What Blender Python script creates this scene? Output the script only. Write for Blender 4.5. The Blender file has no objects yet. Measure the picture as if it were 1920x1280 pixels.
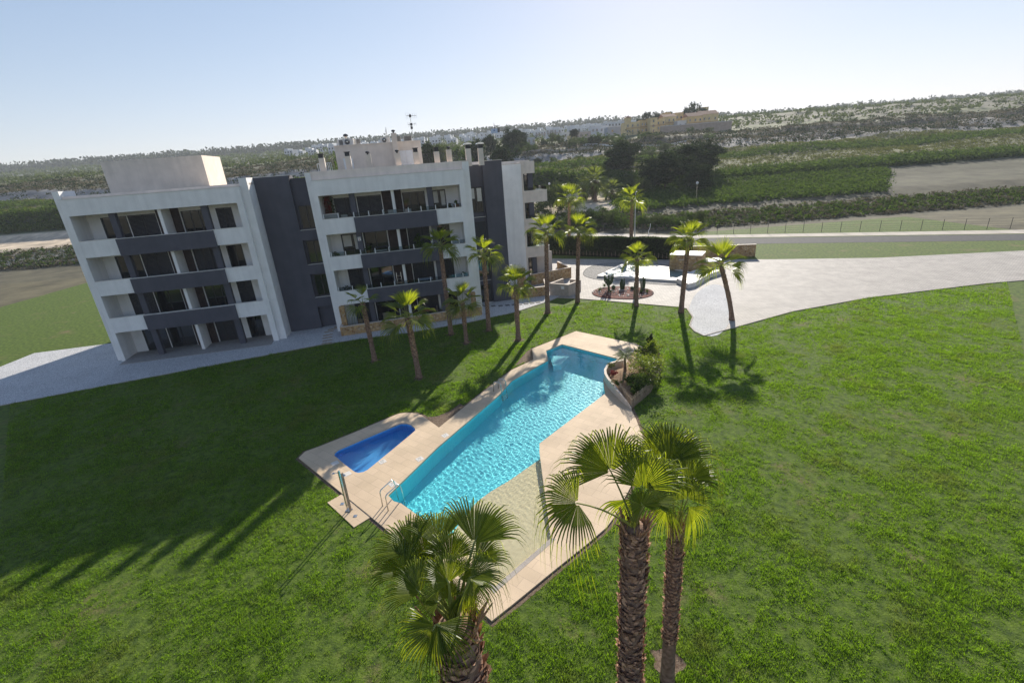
import bpy, bmesh, math, random
import numpy as np
from mathutils import Vector, Matrix, noise
from mathutils.geometry import tessellate_polygon
R = math.radians
C = bpy.context.scene.collection
rnd = random.Random(7)
# ------------------------------------------------------------------ camera
FPX, PITCH, ROLL, EYE = 875., R(20.6), R(4.37), 13.3
_f = np.array([0, math.cos(PITCH), -math.sin(PITCH)]); _r0 = np.array([1., 0, 0]); _u0 = np.cross(_r0, _f)
_r = _r0*math.cos(ROLL) - _u0*math.sin(ROLL); _u = _u0*math.cos(ROLL) + _r0*math.sin(ROLL)
cd = bpy.data.cameras.new('camera'); cam = bpy.data.objects.new('camera', cd); C.objects.link(cam)
cam.matrix_world = Matrix(((_r[0], _u[0], -_f[0], 0), (_r[1], _u[1], -_f[1], 0), (_r[2], _u[2], -_f[2], EYE), (0, 0, 0, 1)))
cd.sensor_width = 36; cd.lens = 36*FPX/1920; cd.clip_start = .1; cd.clip_end = 6000
bpy.context.scene.camera = cam
# ------------------------------------------------------------------ world, sun, exposure
SUN_EL, SUN_AZ = R(25), R(18.3)
w = bpy.data.worlds.new('World'); bpy.context.scene.world = w; w.use_nodes = True
nt = w.node_tree; bg = nt.nodes['Background']
sky = nt.nodes.new('ShaderNodeTexSky'); sky.sky_type = 'NISHITA'; sky.sun_disc = False
sky.sun_elevation = SUN_EL; sky.sun_rotation = SUN_AZ; sky.air_density = 1.0; sky.dust_density = .15; sky.ozone_density = 2.2
# soft shoulder so that the sky round the hidden sun does not burn out:  c / (1 + k c)
k1 = nt.nodes.new('ShaderNodeVectorMath'); k1.operation = 'MULTIPLY_ADD'; k1.inputs[1].default_value = (.118, .118, .118); k1.inputs[2].default_value = (1, 1, 1)
k2 = nt.nodes.new('ShaderNodeVectorMath'); k2.operation = 'DIVIDE'
nt.links.new(sky.outputs[0], k1.inputs[0]); nt.links.new(sky.outputs[0], k2.inputs[0]); nt.links.new(k1.outputs[0], k2.inputs[1]); k3 = nt.nodes.new('ShaderNodeVectorMath'); k3.operation = 'MULTIPLY'; k3.inputs[1].default_value = (1.02, .96, 1.02); nt.links.new(k2.outputs[0], k3.inputs[0]); nt.links.new(k3.outputs[0], bg.inputs[0]); bg.inputs[1].default_value = .13
sd = bpy.data.lights.new('sun', 'SUN'); sun = bpy.data.objects.new('sun', sd); C.objects.link(sun)
sd.energy = 4.6; sd.angle = R(.53); sd.color = (1, .93, .82)
sv = Vector((math.sin(SUN_AZ)*math.cos(SUN_EL), math.cos(SUN_AZ)*math.cos(SUN_EL), math.sin(SUN_EL)))
sun.rotation_euler = sv.to_track_quat('Z', 'Y').to_euler()
sc = bpy.context.scene
sc.view_settings.view_transform = 'Standard'; sc.view_settings.look = 'None'; sc.view_settings.exposure = 0.78; sc.view_settings.gamma = 1
sc.cycles.use_denoising = True
sc.cycles.max_bounces = 8; sc.cycles.transparent_max_bounces = 16; sc.cycles.caustics_reflective = False
# ------------------------------------------------------------------ photo measurement helpers (pixel + real distance -> point)
def ray(x, y): return _f + _r*(x-960)/FPX + _u*(640-y)/FPX
def g(p, z=0.):
    d = ray(*p); t = (z-EYE)/d[2]; return (d[0]*t, d[1]*t)
def at(x, y, Y):
    d = ray(x, y); t = Y/d[1]; return Vector((d[0]*t, Y, EYE+d[2]*t))
def c1(x, y): return (600+x/5.3333, 180+y/5.3333)
def c2(x, y): return (960+x/5.3333, 180+y/5.3333)
def c4(x, y): return (960+x/5.3333, 380+y/5.3333)
def c5(x, y): return (600+x/5.3333, 500+y/5.3333)
def c6(x, y): return (860+x/9.144, 280+y/9.144)
def c7(x, y): return (900+x/8, 440+y/8)
def c8(x, y): return (1080+x/8, 440+y/8)
BA = R(11); BO = (-2.7, 43.8)
def fp(p, t):                      # photo point on the facade plane t metres behind the front -> (s, z)
    n = np.array([-math.sin(BA), math.cos(BA)]); e = np.array([math.cos(BA), math.sin(BA)])
    d = ray(*p); o = np.array(BO)+n*t; k = (o@n)/(d[:2]@n); q = d*k
    return float((q[:2]-o)@e), float(q[2]+EYE)
def gst(p):
    q = np.array(g(p))-np.array(BO); n = np.array([-math.sin(BA), math.cos(BA)]); e = np.array([math.cos(BA), math.sin(BA)])
    return float(q@e), float(q@n)
# ------------------------------------------------------------------ materials
def mat(name, col, rough=.8, var=.12, scale=3., detail=6, bump=0., bscale=None, metal=0., spec=.3, col2=None, contrast=(.35, .65), coat=0.):
    m = bpy.data.materials.new(name); m.use_nodes = True; N = m.node_tree.nodes; L = m.node_tree.links
    b = N['Principled BSDF']; b.inputs['Roughness'].default_value = rough; b.inputs['Metallic'].default_value = metal
    b.inputs['Specular IOR Level'].default_value = spec; b.inputs['Coat Weight'].default_value = coat
    tc = N.new('ShaderNodeTexCoord')
    nz = N.new('ShaderNodeTexNoise'); nz.inputs['Scale'].default_value = scale; nz.inputs['Detail'].default_value = detail
    L.new(tc.outputs['Object'], nz.inputs['Vector'])
    cr = N.new('ShaderNodeValToRGB'); L.new(nz.outputs['Fac'], cr.inputs[0])
    c2_ = col2 if col2 else tuple(min(1, c*(1+var)) for c in col); c1_ = col if col2 else tuple(c*(1-var) for c in col)
    cr.color_ramp.elements[0].position = contrast[0]; cr.color_ramp.elements[1].position = contrast[1]
    cr.color_ramp.elements[0].color = (*c1_, 1); cr.color_ramp.elements[1].color = (*c2_, 1)
    L.new(cr.outputs[0], b.inputs['Base Color'])
    if bump:
        n2 = N.new('ShaderNodeTexNoise'); n2.inputs['Scale'].default_value = bscale or scale*8; n2.inputs['Detail'].default_value = 4
        L.new(tc.outputs['Object'], n2.inputs['Vector'])
        bp = N.new('ShaderNodeBump'); bp.inputs['Strength'].default_value = bump; bp.inputs['Distance'].default_value = .03
        L.new(n2.outputs['Fac'], bp.inputs['Height']); L.new(bp.outputs[0], b.inputs['Normal'])
    m['ramp'] = cr.name
    return m
def nodes(m): return m.node_tree.nodes, m.node_tree.links, m.node_tree.nodes['Principled BSDF']
def leafmat(name, c1_, c2_, trans=.35, tcol=None, rough=.45, spec=.4, scale=1.2):
    m = bpy.data.materials.new(name); m.use_nodes = True; N = m.node_tree.nodes; L = m.node_tree.links
    b = N['Principled BSDF']; b.inputs['Roughness'].default_value = rough; b.inputs['Specular IOR Level'].default_value = spec
    geo = N.new('ShaderNodeNewGeometry'); tc = N.new('ShaderNodeTexCoord')
    nz = N.new('ShaderNodeTexNoise'); nz.inputs['Scale'].default_value = scale; nz.inputs['Detail'].default_value = 3
    L.new(tc.outputs['Object'], nz.inputs['Vector'])
    mx = N.new('ShaderNodeMath'); mx.operation = 'MULTIPLY_ADD'; mx.inputs[1].default_value = .55; L.new(geo.outputs['Random Per Island'], mx.inputs[0])
    m2 = N.new('ShaderNodeMath'); m2.operation = 'MULTIPLY'; m2.inputs[1].default_value = .6; L.new(nz.outputs['Fac'], m2.inputs[0]); L.new(m2.outputs[0], mx.inputs[2])
    cr = N.new('ShaderNodeValToRGB'); cr.color_ramp.elements[0].position = .2; cr.color_ramp.elements[1].position = .85
    cr.color_ramp.elements[0].color = (*c1_, 1); cr.color_ramp.elements[1].color = (*c2_, 1); L.new(mx.outputs[0], cr.inputs[0])
    L.new(cr.outputs[0], b.inputs['Base Color'])
    tr = N.new('ShaderNodeBsdfTranslucent')
    if tcol is None: tcol = (2.2, 2.2, 1.0)
    vm = N.new('ShaderNodeVectorMath'); vm.operation = 'MULTIPLY'; vm.inputs[1].default_value = tcol
    L.new(cr.outputs[0], vm.inputs[0]); L.new(vm.outputs[0], tr.inputs['Color'])
    ms = N.new('ShaderNodeMixShader'); ms.inputs[0].default_value = trans
    L.new(b.outputs[0], ms.inputs[1]); L.new(tr.outputs[0], ms.inputs[2]); L.new(ms.outputs[0], N['Material Output'].inputs[0])
    return m
M = {}
M['white'] = mat('white_render', (.86, .84, .81), .85, .04, 1.2, bump=.15, bscale=40, spec=.2)
M['bandcream'] = mat('pale_pinkish_render', (.88, .76, .66), .85, .06, 1.5)
M['cream'] = mat('cream_render', (.74, .65, .56), .85, .06, 1.5, bump=.15, bscale=40, spec=.2)
M['grey'] = mat('anthracite_render', (.095, .095, .115), .8, .08, 1.0, bump=.15, bscale=40, spec=.25)
M['shutter'] = mat('shutter_blind', (.025, .028, .038), .5, .1, 2, spec=.4)
M['frame'] = mat('dark_window_frame', (.02, .021, .025), .4, .1, 5, spec=.5)
M['brownwall'] = mat('dark_brown_cladding', (.045, .03, .028), .7, .25, 4, bump=.2)
M['metal'] = mat('steel', (.62, .61, .58), .25, .05, 6, metal=.95)
M['darkmetal'] = mat('dark_metal', (.03, .03, .033), .5, .2, 8, spec=.5)
M['whitemetal'] = mat('white_painted_metal', (.75, .75, .74), .45, .05, 8)
M['terracotta'] = mat('terracotta_pot', (.35, .15, .08), .85, .2, 8, bump=.2)
M['tilefloor'] = mat('patio_tiles', (.30, .28, .26), .7, .15, 5)
M['wicker'] = mat('woven_rattan', (.25, .21, .17), .8, .2, 30, bump=.4)
M['cushion'] = mat('pale_cushion', (.62, .58, .50), .9, .08, 10, bump=.2)
M['bark'] = mat('bark', (.09, .06, .045), .95, .35, 4, bump=.6, bscale=14)
M['concrete'] = mat('concrete', (.40, .35, .30), .85, .10, 3, bump=.3)
M['soil'] = mat('bark_mulch', (.10, .055, .04), .95, .5, 12, bump=.9, bscale=40)
M['wood'] = mat('weathered_wood', (.36, .28, .20), .85, .25, 9, bump=.4)
M['rooftile'] = mat('clay_roof_tiles', (.30, .15, .09), .85, .25, 3, bump=.4)
M['ochre'] = mat('ochre_render', (.62, .46, .22), .85, .10, .5, spec=.2)
M['ochre2'] = mat('pale_yellow_render', (.66, .52, .27), .85, .10, .5, spec=.2)
M['farwhite'] = mat('whitewashed_render', (.62, .62, .62), .85, .06, .4, spec=.2)
M['panel_blue'] = mat('pale_blue_panel', (.45, .55, .68), .6, .05, 1)
def glassmat():
    m = bpy.data.materials.new('window_glass'); m.use_nodes = True; N, L, b = nodes(m)
    b.inputs['Base Color'].default_value = (.012, .015, .018, 1); b.inputs['Roughness'].default_value = .03; b.inputs['Specular IOR Level'].default_value = 1.0
    b.inputs['IOR'].default_value = 1.55
    tc = N.new('ShaderNodeTexCoord'); nz = N.new('ShaderNodeTexNoise'); nz.inputs['Scale'].default_value = 1.5
    bp = N.new('ShaderNodeBump'); bp.inputs['Strength'].default_value = .02; L.new(tc.outputs['Object'], nz.inputs['Vector']); L.new(nz.outputs['Fac'], bp.inputs['Height']); L.new(bp.outputs[0], b.inputs['Normal'])
    return m
M['glass'] = glassmat()
def clearglass():
    m = bpy.data.materials.new('railing_glass'); m.use_nodes = True; N, L, b = nodes(m)
    t = N.new('ShaderNodeBsdfTransparent'); t.inputs[0].default_value = (.72, .77, .79, 1)
    gl = N.new('ShaderNodeBsdfGlossy'); gl.inputs['Roughness'].default_value = .02; gl.inputs[0].default_value = (.8, .85, .9, 1)
    fr = N.new('ShaderNodeFresnel'); fr.inputs[0].default_value = 1.45
    nz = N.new('ShaderNodeTexNoise'); nz.inputs['Scale'].default_value = 2
    bp = N.new('ShaderNodeBump'); bp.inputs['Strength'].default_value = .02; L.new(nz.outputs['Fac'], bp.inputs['Height']); L.new(bp.outputs[0], gl.inputs['Normal'])
    ms = N.new('ShaderNodeMixShader'); L.new(fr.outputs[0], ms.inputs[0]); L.new(t.outputs[0], ms.inputs[1]); L.new(gl.outputs[0], ms.inputs[2]); L.new(ms.outputs[0], N['Material Output'].inputs[0])
    return m
M['railglass'] = clearglass()
def stonemat():
    m = mat('ochre_stone_cladding', (.3, .2, .1), .85, .1, 2); N, L, b = nodes(m)
    tc = N.new('ShaderNodeTexCoord'); v = N.new('ShaderNodeTexVoronoi'); v.inputs['Scale'].default_value = 5.5; L.new(tc.outputs['Object'], v.inputs['Vector'])
    s = N.new('ShaderNodeSeparateColor'); L.new(v.outputs['Color'], s.inputs[0])
    cr = N.new('ShaderNodeValToRGB'); cr.color_ramp.interpolation = 'LINEAR'
    e = cr.color_ramp.elements; e[0].position = 0; e[0].color = (.26, .13, .05, 1); e[1].position = 1; e[1].color = (.60, .44, .25, 1)
    for p, c in ((.3, (.42, .25, .09, 1)), (.6, (.36, .23, .12, 1)), (.8, (.50, .30, .12, 1))):
        x = e.new(p); x.color = c
    L.new(s.outputs[0], cr.inputs[0])
    v2 = N.new('ShaderNodeTexVoronoi'); v2.feature = 'DISTANCE_TO_EDGE'; v2.inputs['Scale'].default_value = 5.5; L.new(tc.outputs['Object'], v2.inputs['Vector'])
    lt = N.new('ShaderNodeMath'); lt.operation = 'LESS_THAN'; lt.inputs[1].default_value = .035; L.new(v2.outputs['Distance'], lt.inputs[0])
    mx = N.new('ShaderNodeMix'); mx.data_type = 'RGBA'; L.new(lt.outputs[0], mx.inputs[0]); L.new(cr.outputs[0], mx.inputs[6]); mx.inputs[7].default_value = (.40, .33, .24, 1)
    L.new(mx.outputs[2], b.inputs['Base Color'])
    bp = N.new('ShaderNodeBump'); bp.inputs['Strength'].default_value = .7; bp.inputs['Distance'].default_value = .04; L.new(v2.outputs['Distance'], bp.inputs['Height']); L.new(bp.outputs[0], b.inputs['Normal'])
    return m
M['stone'] = stonemat()
def cellmat(name, ca, cb, scale, edge=.12, edgec=(.2, .2, .2), bump=.6):
    m = mat(name, ca, .85, .1, 2); N, L, b = nodes(m)
    tc = N.new('ShaderNodeTexCoord'); v = N.new('ShaderNodeTexVoronoi'); v.inputs['Scale'].default_value = scale; L.new(tc.outputs['Object'], v.inputs['Vector'])
    s = N.new('ShaderNodeSeparateColor'); L.new(v.outputs['Color'], s.inputs[0])
    cr = N.new('ShaderNodeValToRGB'); e = cr.color_ramp.elements; e[0].color = (*ca, 1); e[1].color = (*cb, 1); L.new(s.outputs[0], cr.inputs[0])
    v2 = N.new('ShaderNodeTexVoronoi'); v2.feature = 'DISTANCE_TO_EDGE'; v2.inputs['Scale'].default_value = scale; L.new(tc.outputs['Object'], v2.inputs['Vector'])
    mr = N.new('ShaderNodeMapRange'); mr.inputs[2].default_value = edge; L.new(v2.outputs['Distance'], mr.inputs[0])
    mx = N.new('ShaderNodeMix'); mx.data_type = 'RGBA'; L.new(mr.outputs[0], mx.inputs[0]); mx.inputs[6].default_value = (*edgec, 1); L.new(cr.outputs[0], mx.inputs[7])
    nz = N.new('ShaderNodeTexNoise'); nz.inputs['Scale'].default_value = .5; nz.inputs['Detail'].default_value = 5; L.new(tc.outputs['Object'], nz.inputs['Vector'])
    mr2 = N.new('ShaderNodeMapRange'); mr2.inputs[3].default_value = .8; mr2.inputs[4].default_value = 1.15; L.new(nz.outputs['Fac'], mr2.inputs[0])
    vm = N.new('ShaderNodeVectorMath'); vm.operation = 'SCALE'; L.new(mx.outputs[2], vm.inputs[0]); L.new(mr2.outputs[0], vm.inputs['Scale'])
    L.new(vm.outputs[0], b.inputs['Base Color'])
    bp = N.new('ShaderNodeBump'); bp.inputs['Strength'].default_value = bump; bp.inputs['Distance'].default_value = .03; L.new(mr.outputs[0], bp.inputs['Height']); L.new(bp.outputs[0], b.inputs['Normal'])
    return m
M['pebble'] = cellmat('white_pebbles', (.72, .72, .72), (.90, .89, .88), 13, .2, (.34, .34, .35), .9)
M['greypebble'] = cellmat('grey_pebbles', (.30, .29, .27), (.60, .57, .53), 11, .25, (.16, .15, .14), .9)
def brickmat(name, c1_, c2_, mortar, scale, bw, bh, ms=.02, rot=0., bump=.3, rough=.75):
    m = mat(name, c1_, rough, .1, 2); N, L, b = nodes(m)
    tc = N.new('ShaderNodeTexCoord'); mp = N.new('ShaderNodeMapping'); mp.inputs['Rotation'].default_value = (0, 0, rot); L.new(tc.outputs['Object'], mp.inputs['Vector'])
    br = N.new('ShaderNodeTexBrick'); br.inputs['Scale'].default_value = scale; br.inputs['Brick Width'].default_value = bw; br.inputs['Row Height'].default_value = bh
    br.inputs['Mortar Size'].default_value = ms; br.inputs['Color1'].default_value = (*c1_, 1); br.inputs['Color2'].default_value = (*c2_, 1); br.inputs['Mortar'].default_value = (*mortar, 1)
    L.new(mp.outputs[0], br.inputs['Vector'])
    nz = N.new('ShaderNodeTexNoise'); nz.inputs['Scale'].default_value = .6; nz.inputs['Detail'].default_value = 8; L.new(tc.outputs['Object'], nz.inputs['Vector'])
    mr2 = N.new('ShaderNodeMapRange'); mr2.inputs[1].default_value = .3; mr2.inputs[2].default_value = .7; mr2.inputs[3].default_value = .86; mr2.inputs[4].default_value = 1.1; L.new(nz.outputs['Fac'], mr2.inputs[0])
    vm = N.new('ShaderNodeVectorMath'); vm.operation = 'SCALE'; L.new(br.outputs['Color'], vm.inputs[0]); L.new(mr2.outputs[0], vm.inputs['Scale'])
    L.new(vm.outputs[0], b.inputs['Base Color'])
    bp = N.new('ShaderNodeBump'); bp.inputs['Strength'].default_value = bump; bp.inputs['Distance'].default_value = .01; bp.invert = True; L.new(br.outputs['Fac'], bp.inputs['Height']); L.new(bp.outputs[0], b.inputs['Normal'])
    return m
M['deck'] = brickmat('sandstone_deck_tiles', (.66, .50, .335), (.60, .455, .30), (.47, .35, .24), 1, .9, .45, .008, R(38), .15)
M['paving'] = brickmat('block_paving', (.47, .43, .38), (.38, .345, .305), (.22, .20, .185), 1, .42, .21, .018, R(52), .5)
M['coping'] = mat('pale_coping_stone', (.62, .52, .42), .75, .08, 3)
M['basin_white'] = mat('white_basin_stone', (.70, .66, .60), .6, .06, 3)
M['roadmat'] = mat('pale_pavement', (.52, .46, .38), .9, .12, .5)
M['asphalt'] = mat('asphalt', (.06, .06, .062), .9, .2, 2)
M['plate'] = mat('pale_safety_plate', (.66, .62, .56), .6, .1, 9)
# pool tiles
def poolmat(name, ca, cb, scale=1):
    m = mat(name, ca, .35, .1, 2); N, L, b = nodes(m)
    tc = N.new('ShaderNodeTexCoord'); br = N.new('ShaderNodeTexBrick'); br.offset = 0
    br.inputs['Scale'].default_value = 12*scale; br.inputs['Brick Width'].default_value = .5; br.inputs['Row Height'].default_value = .5; br.inputs['Mortar Size'].default_value = .03
    br.inputs['Color1'].default_value = (*ca, 1); br.inputs['Color2'].default_value = (*cb, 1); br.inputs['Mortar'].default_value = (*[min(1, c*1.25+.03) for c in ca], 1)
    L.new(tc.outputs['Object'], br.inputs['Vector']); L.new(br.outputs['Color'], b.inputs['Base Color'])
    return m
M['pooltile'] = poolmat('turquoise_pool_tiles', (.13, .82, .93), (.17, .87, .96))
M['kidstile'] = poolmat('deep_blue_pool_tiles', (.08, .40, .86), (.10, .45, .90))
M['beach'] = mat('sand_coloured_pool_floor', (.95, .82, .50), .8, .06, 6, bump=.3, bscale=60)
def watermat(name, tint, bstr, scales, rough=.0, ior=1.33, dist=.05):
    m = bpy.data.materials.new(name); m.use_nodes = True; N, L, b = nodes(m)
    tc = N.new('ShaderNodeTexCoord')
    t = N.new('ShaderNodeBsdfTransparent'); t.inputs[0].default_value = (*tint, 1)
    gl = N.new('ShaderNodeBsdfGlossy'); gl.inputs['Roughness'].default_value = rough
    fr = N.new('ShaderNodeFresnel'); fr.inputs[0].default_value = ior
    prev = None
    for i, (s, k) in enumerate(scales):
        nz = N.new('ShaderNodeTexNoise'); nz.inputs['Scale'].default_value = s; nz.inputs['Detail'].default_value = 2; nz.inputs['Distortion'].default_value = .6
        L.new(tc.outputs['Object'], nz.inputs['Vector'])
        bp = N.new('ShaderNodeBump'); bp.inputs['Strength'].default_value = bstr*k; bp.inputs['Distance'].default_value = dist; L.new(nz.outputs['Fac'], bp.inputs['Height'])
        if prev: L.new(prev.outputs[0], bp.inputs['Normal'])
        prev = bp
    L.new(prev.outputs[0], gl.inputs['Normal']); L.new(prev.outputs[0], fr.inputs['Normal'])
    ms = N.new('ShaderNodeMixShader'); L.new(fr.outputs[0], ms.inputs[0]); L.new(t.outputs[0], ms.inputs[1]); L.new(gl.outputs[0], ms.inputs[2]); L.new(ms.outputs[0], N['Material Output'].inputs[0])
    return m
M['fountwater'] = watermat('fountain_water', (.55, .85, .85), .9, ((9, 1), (28, .7)), .34)
def glasswater(name, col, bstr=0., rough=0.):
    m = bpy.data.materials.new(name); m.use_nodes = True; N, L, b = nodes(m)
    b.inputs['Base Color'].default_value = (*col, 1); b.inputs['Roughness'].default_value = rough; b.inputs['IOR'].default_value = 1.33
    b.inputs['Transmission Weight'].default_value = 1.0
    if bstr:
        tc = N.new('ShaderNodeTexCoord'); nz = N.new('ShaderNodeTexNoise'); nz.inputs['Scale'].default_value = 30; L.new(tc.outputs['Object'], nz.inputs['Vector'])
        bp = N.new('ShaderNodeBump'); bp.inputs['Strength'].default_value = bstr; bp.inputs['Distance'].default_value = .01; L.new(nz.outputs['Fac'], bp.inputs['Height']); L.new(bp.outputs[0], b.inputs['Normal'])
    return m
M['poolwater'] = glasswater('pool_water', (.975, 1.0, 1.0))
# foliage
M['frond'] = leafmat('palm_frond', (.06, .095, .012), (.17, .21, .035), .55, (2.9, 2.6, .6), .38, .5, 1.5)
M['frond_far'] = leafmat('palm_frond_old', (.07, .10, .025), (.17, .20, .05), .35, (1.9, 1.9, .9), .5, .4, 1.5)
M['petiole'] = mat('palm_stalk', (.22, .24, .06), .5, .2, 6)
M['deadfrond'] = leafmat('dry_palm_skirt', (.13, .09, .05), (.24, .18, .11), .2, (1.2, 1.1, .9), .8, .2, 2)
M['boot'] = leafmat('palm_boot', (.15, .075, .045), (.58, .36, .24), .05, (1, 1, 1), .85, .2, 3)
M['trunk'] = mat('palm_bark', (.14, .08, .055), .95, .4, 7, bump=1, bscale=22, col2=(.30, .20, .15))
M['trunklow'] = mat('smooth_palm_bark', (.13, .10, .075), .9, .3, 5, bump=.6, bscale=18, col2=(.22, .18, .14))
M['grass'] = leafmat('grass_blades', (.024, .062, .010), (.155, .265, .032), .5, (2.5, 2.4, .5), .5, .3, 1.7)
M['pine'] = leafmat('pine_foliage', (.018, .032, .012), (.05, .075, .028), .12, (1.6, 1.6, .9), .9, .05, .35)
M['olive'] = leafmat('olive_foliage', (.045, .065, .022), (.10, .13, .045), .22, (1.7, 1.7, .9), .9, .05, .4)
M['bush'] = leafmat('bush_foliage', (.035, .065, .016), (.085, .13, .03), .28, (1.8, 1.8, .9), .9, .05, .8)
M['lime'] = leafmat('bright_bush_foliage', (.065, .078, .028), (.13, .14, .045), .3, (1.6, 1.6, .9), .9, .05, .8)
M['garden'] = leafmat('garden_bush_leaves', (.07, .10, .015), (.20, .25, .04), .4, (1.9, 1.9, .8), .5, .3, 2)
M['redleaf'] = leafmat('red_flowering_leaves', (.20, .03, .03), (.35, .07, .06), .2, (1.5, 1.2, 1), .6, .2, 3)
M['hedge'] = leafmat('hedge_leaves', (.014, .026, .007), (.04, .065, .016), .25, (2.6, 2.5, .8), .55, .3, .7)
M['cactus'] = mat('cactus_skin', (.05, .085, .035), .7, .3, 6, bump=.5)
M['drybrush'] = leafmat('dry_scrub', (.10, .085, .05), (.20, .17, .10), .15, (1.2, 1.2, 1), .8, .2, .5)
def dry_patches(m):
    N, L = m.node_tree.nodes, m.node_tree.links; tc = N.new('ShaderNodeTexCoord'); n_ = N.new('ShaderNodeTexNoise'); n_.inputs['Scale'].default_value = .33; n_.inputs['Detail'].default_value = 7; n_.inputs['Roughness'].default_value = .7; L.new(tc.outputs['Object'], n_.inputs['Vector'])
    a = N.new('ShaderNodeMapRange'); a.inputs[1].default_value = .52; a.inputs[2].default_value = .72; a.inputs[4].default_value = .75; L.new(n_.outputs['Fac'], a.inputs[0])
    for b, sock in ((N['Principled BSDF'], 'Base Color'), ([k for k in N if k.type == 'BSDF_TRANSLUCENT'][0], 'Color')):
        src = b.inputs[sock].links[0].from_socket; x = N.new('ShaderNodeMix'); x.data_type = 'RGBA'; L.new(a.outputs[0], x.inputs[0]); L.new(src, x.inputs[6]); x.inputs[7].default_value = (.26, .24, .07, 1); L.new(x.outputs[2], b.inputs[sock])
dry_patches(M['grass'])
def streaks(m, k=.10):
    N, L, b = nodes(m); tc = N.new('ShaderNodeTexCoord'); mp = N.new('ShaderNodeMapping'); mp.inputs['Scale'].default_value = (1.6, 1.6, .12); n_ = N.new('ShaderNodeTexNoise'); n_.inputs['Scale'].default_value = 1.5; n_.inputs['Detail'].default_value = 7
    L.new(tc.outputs['Object'], mp.inputs[0]); L.new(mp.outputs[0], n_.inputs['Vector']); a = N.new('ShaderNodeMapRange'); a.inputs[1].default_value = .35; a.inputs[2].default_value = .7; a.inputs[3].default_value = 1; a.inputs[4].default_value = 1-k; L.new(n_.outputs['Fac'], a.inputs[0])
    src = b.inputs['Base Color'].links[0].from_socket; v = N.new('ShaderNodeVectorMath'); v.operation = 'SCALE'; L.new(src, v.inputs[0]); L.new(a.outputs[0], v.inputs['Scale']); L.new(v.outputs[0], b.inputs['Base Color'])
for k_ in ('white', 'grey', 'cream', 'bandcream'): streaks(M[k_])
# ------------------------------------------------------------------ mesh builder
class MB:
    def __init__(s): s.v = []; s.f = []; s.mi = []; s.m = 0
    def add(s, vs, fs):
        o = len(s.v); s.v += [tuple(v) for v in vs]; s.f += [tuple(i+o for i in f) for f in fs]; s.mi += [s.m]*len(fs); return s
    def box(s, x0, x1, y0, y1, z0, z1):
        vs = [(x, y, z) for z in (z0, z1) for y in (y0, y1) for x in (x0, x1)]
        return s.add(vs, [(0, 2, 3, 1), (4, 5, 7, 6), (0, 1, 5, 4), (2, 6, 7, 3), (0, 4, 6, 2), (1, 3, 7, 5)])
    def prism(s, poly, z0, z1, top=True, bottom=True, sides=True, z1f=None):
        n = len(poly); a = sum(poly[i][0]*poly[(i+1) % n][1]-poly[(i+1) % n][0]*poly[i][1] for i in range(n))
        if a < 0: poly = poly[::-1]
        vs = [(x, y, z0) for x, y in poly]+[(x, y, z1 if z1f is None else z1f(x, y)) for x, y in poly]; fs = []
        tri = tessellate_polygon([[Vector((x, y, 0)) for x, y in poly]])
        def up(t):
            p = [Vector((*poly[i], 0)) for i in t]; return t if (p[1]-p[0]).cross(p[2]-p[0]).z > 0 else t[::-1]
        if top: fs += [tuple(i+n for i in up(t)) for t in tri]
        if bottom: fs += [tuple(up(t)[::-1]) for t in tri]
        if sides: fs += [(i, (i+1) % n, (i+1) % n+n, i+n) for i in range(n)]
        return s.add(vs, fs)
    def tube(s, pts, rads, n=8, cap=True):
        pts = [Vector(p) for p in pts]
        if not hasattr(rads, '__len__'): rads = [rads]*len(pts)
        vs = []; fs = []; a = None
        for i, p in enumerate(pts):
            d = (pts[min(i+1, len(pts)-1)]-pts[max(i-1, 0)]).normalized()
            if a is None: a = d.orthogonal().normalized()
            a = (a-d*a.dot(d)).normalized(); b = d.cross(a)
            for k in range(n):
                t = 2*math.pi*k/n; vs.append(p+(a*math.cos(t)+b*math.sin(t))*rads[i])
        for i in range(len(pts)-1):
            for k in range(n): fs.append((i*n+k, i*n+(k+1) % n, (i+1)*n+(k+1) % n, (i+1)*n+k))
        if cap: fs += [tuple(range(n))[::-1], tuple((len(pts)-1)*n+k for k in range(n))]
        return s.add(vs, fs)
    def build(s, name, m, parent=None, smooth=False, label=None):
        me = bpy.data.meshes.new(name); me.from_pydata(s.v, [], s.f)
        ms = m if isinstance(m, (list, tuple)) else [m]
        for k in ms: me.materials.append(k)
        if len(ms) > 1: me.polygons.foreach_set('material_index', s.mi)
        if smooth: me.polygons.foreach_set('use_smooth', [True]*len(s.f))
        me.update(); o = bpy.data.objects.new(name, me); C.objects.link(o)
        if parent: o.parent = parent
        if label: o['label'] = label
        return o
def tag(o, label=None, cat=None, group=None, kind=None):
    for k, v in (('label', label), ('category', cat), ('group', group), ('kind', kind)):
        if v: o[k] = v
    return o
def struct(o, label=None, cat=None):
    o['kind'] = 'structure'
    if label: o['label'] = label
    if cat: o['category'] = cat
    return o
def empty(name, loc, rz=0., label=None, cat=None, group=None):
    o = bpy.data.objects.new(name, None); C.objects.link(o); o.location = loc; o.rotation_euler = (0, 0, rz); o.empty_display_size = .2
    return tag(o, label, cat, group)
def copy_tree(o, parent=None):
    kids = list(o.children); c = o.copy(); C.objects.link(c); c.parent = parent
    for ch in kids: copy_tree(ch, c)
    return c
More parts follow.
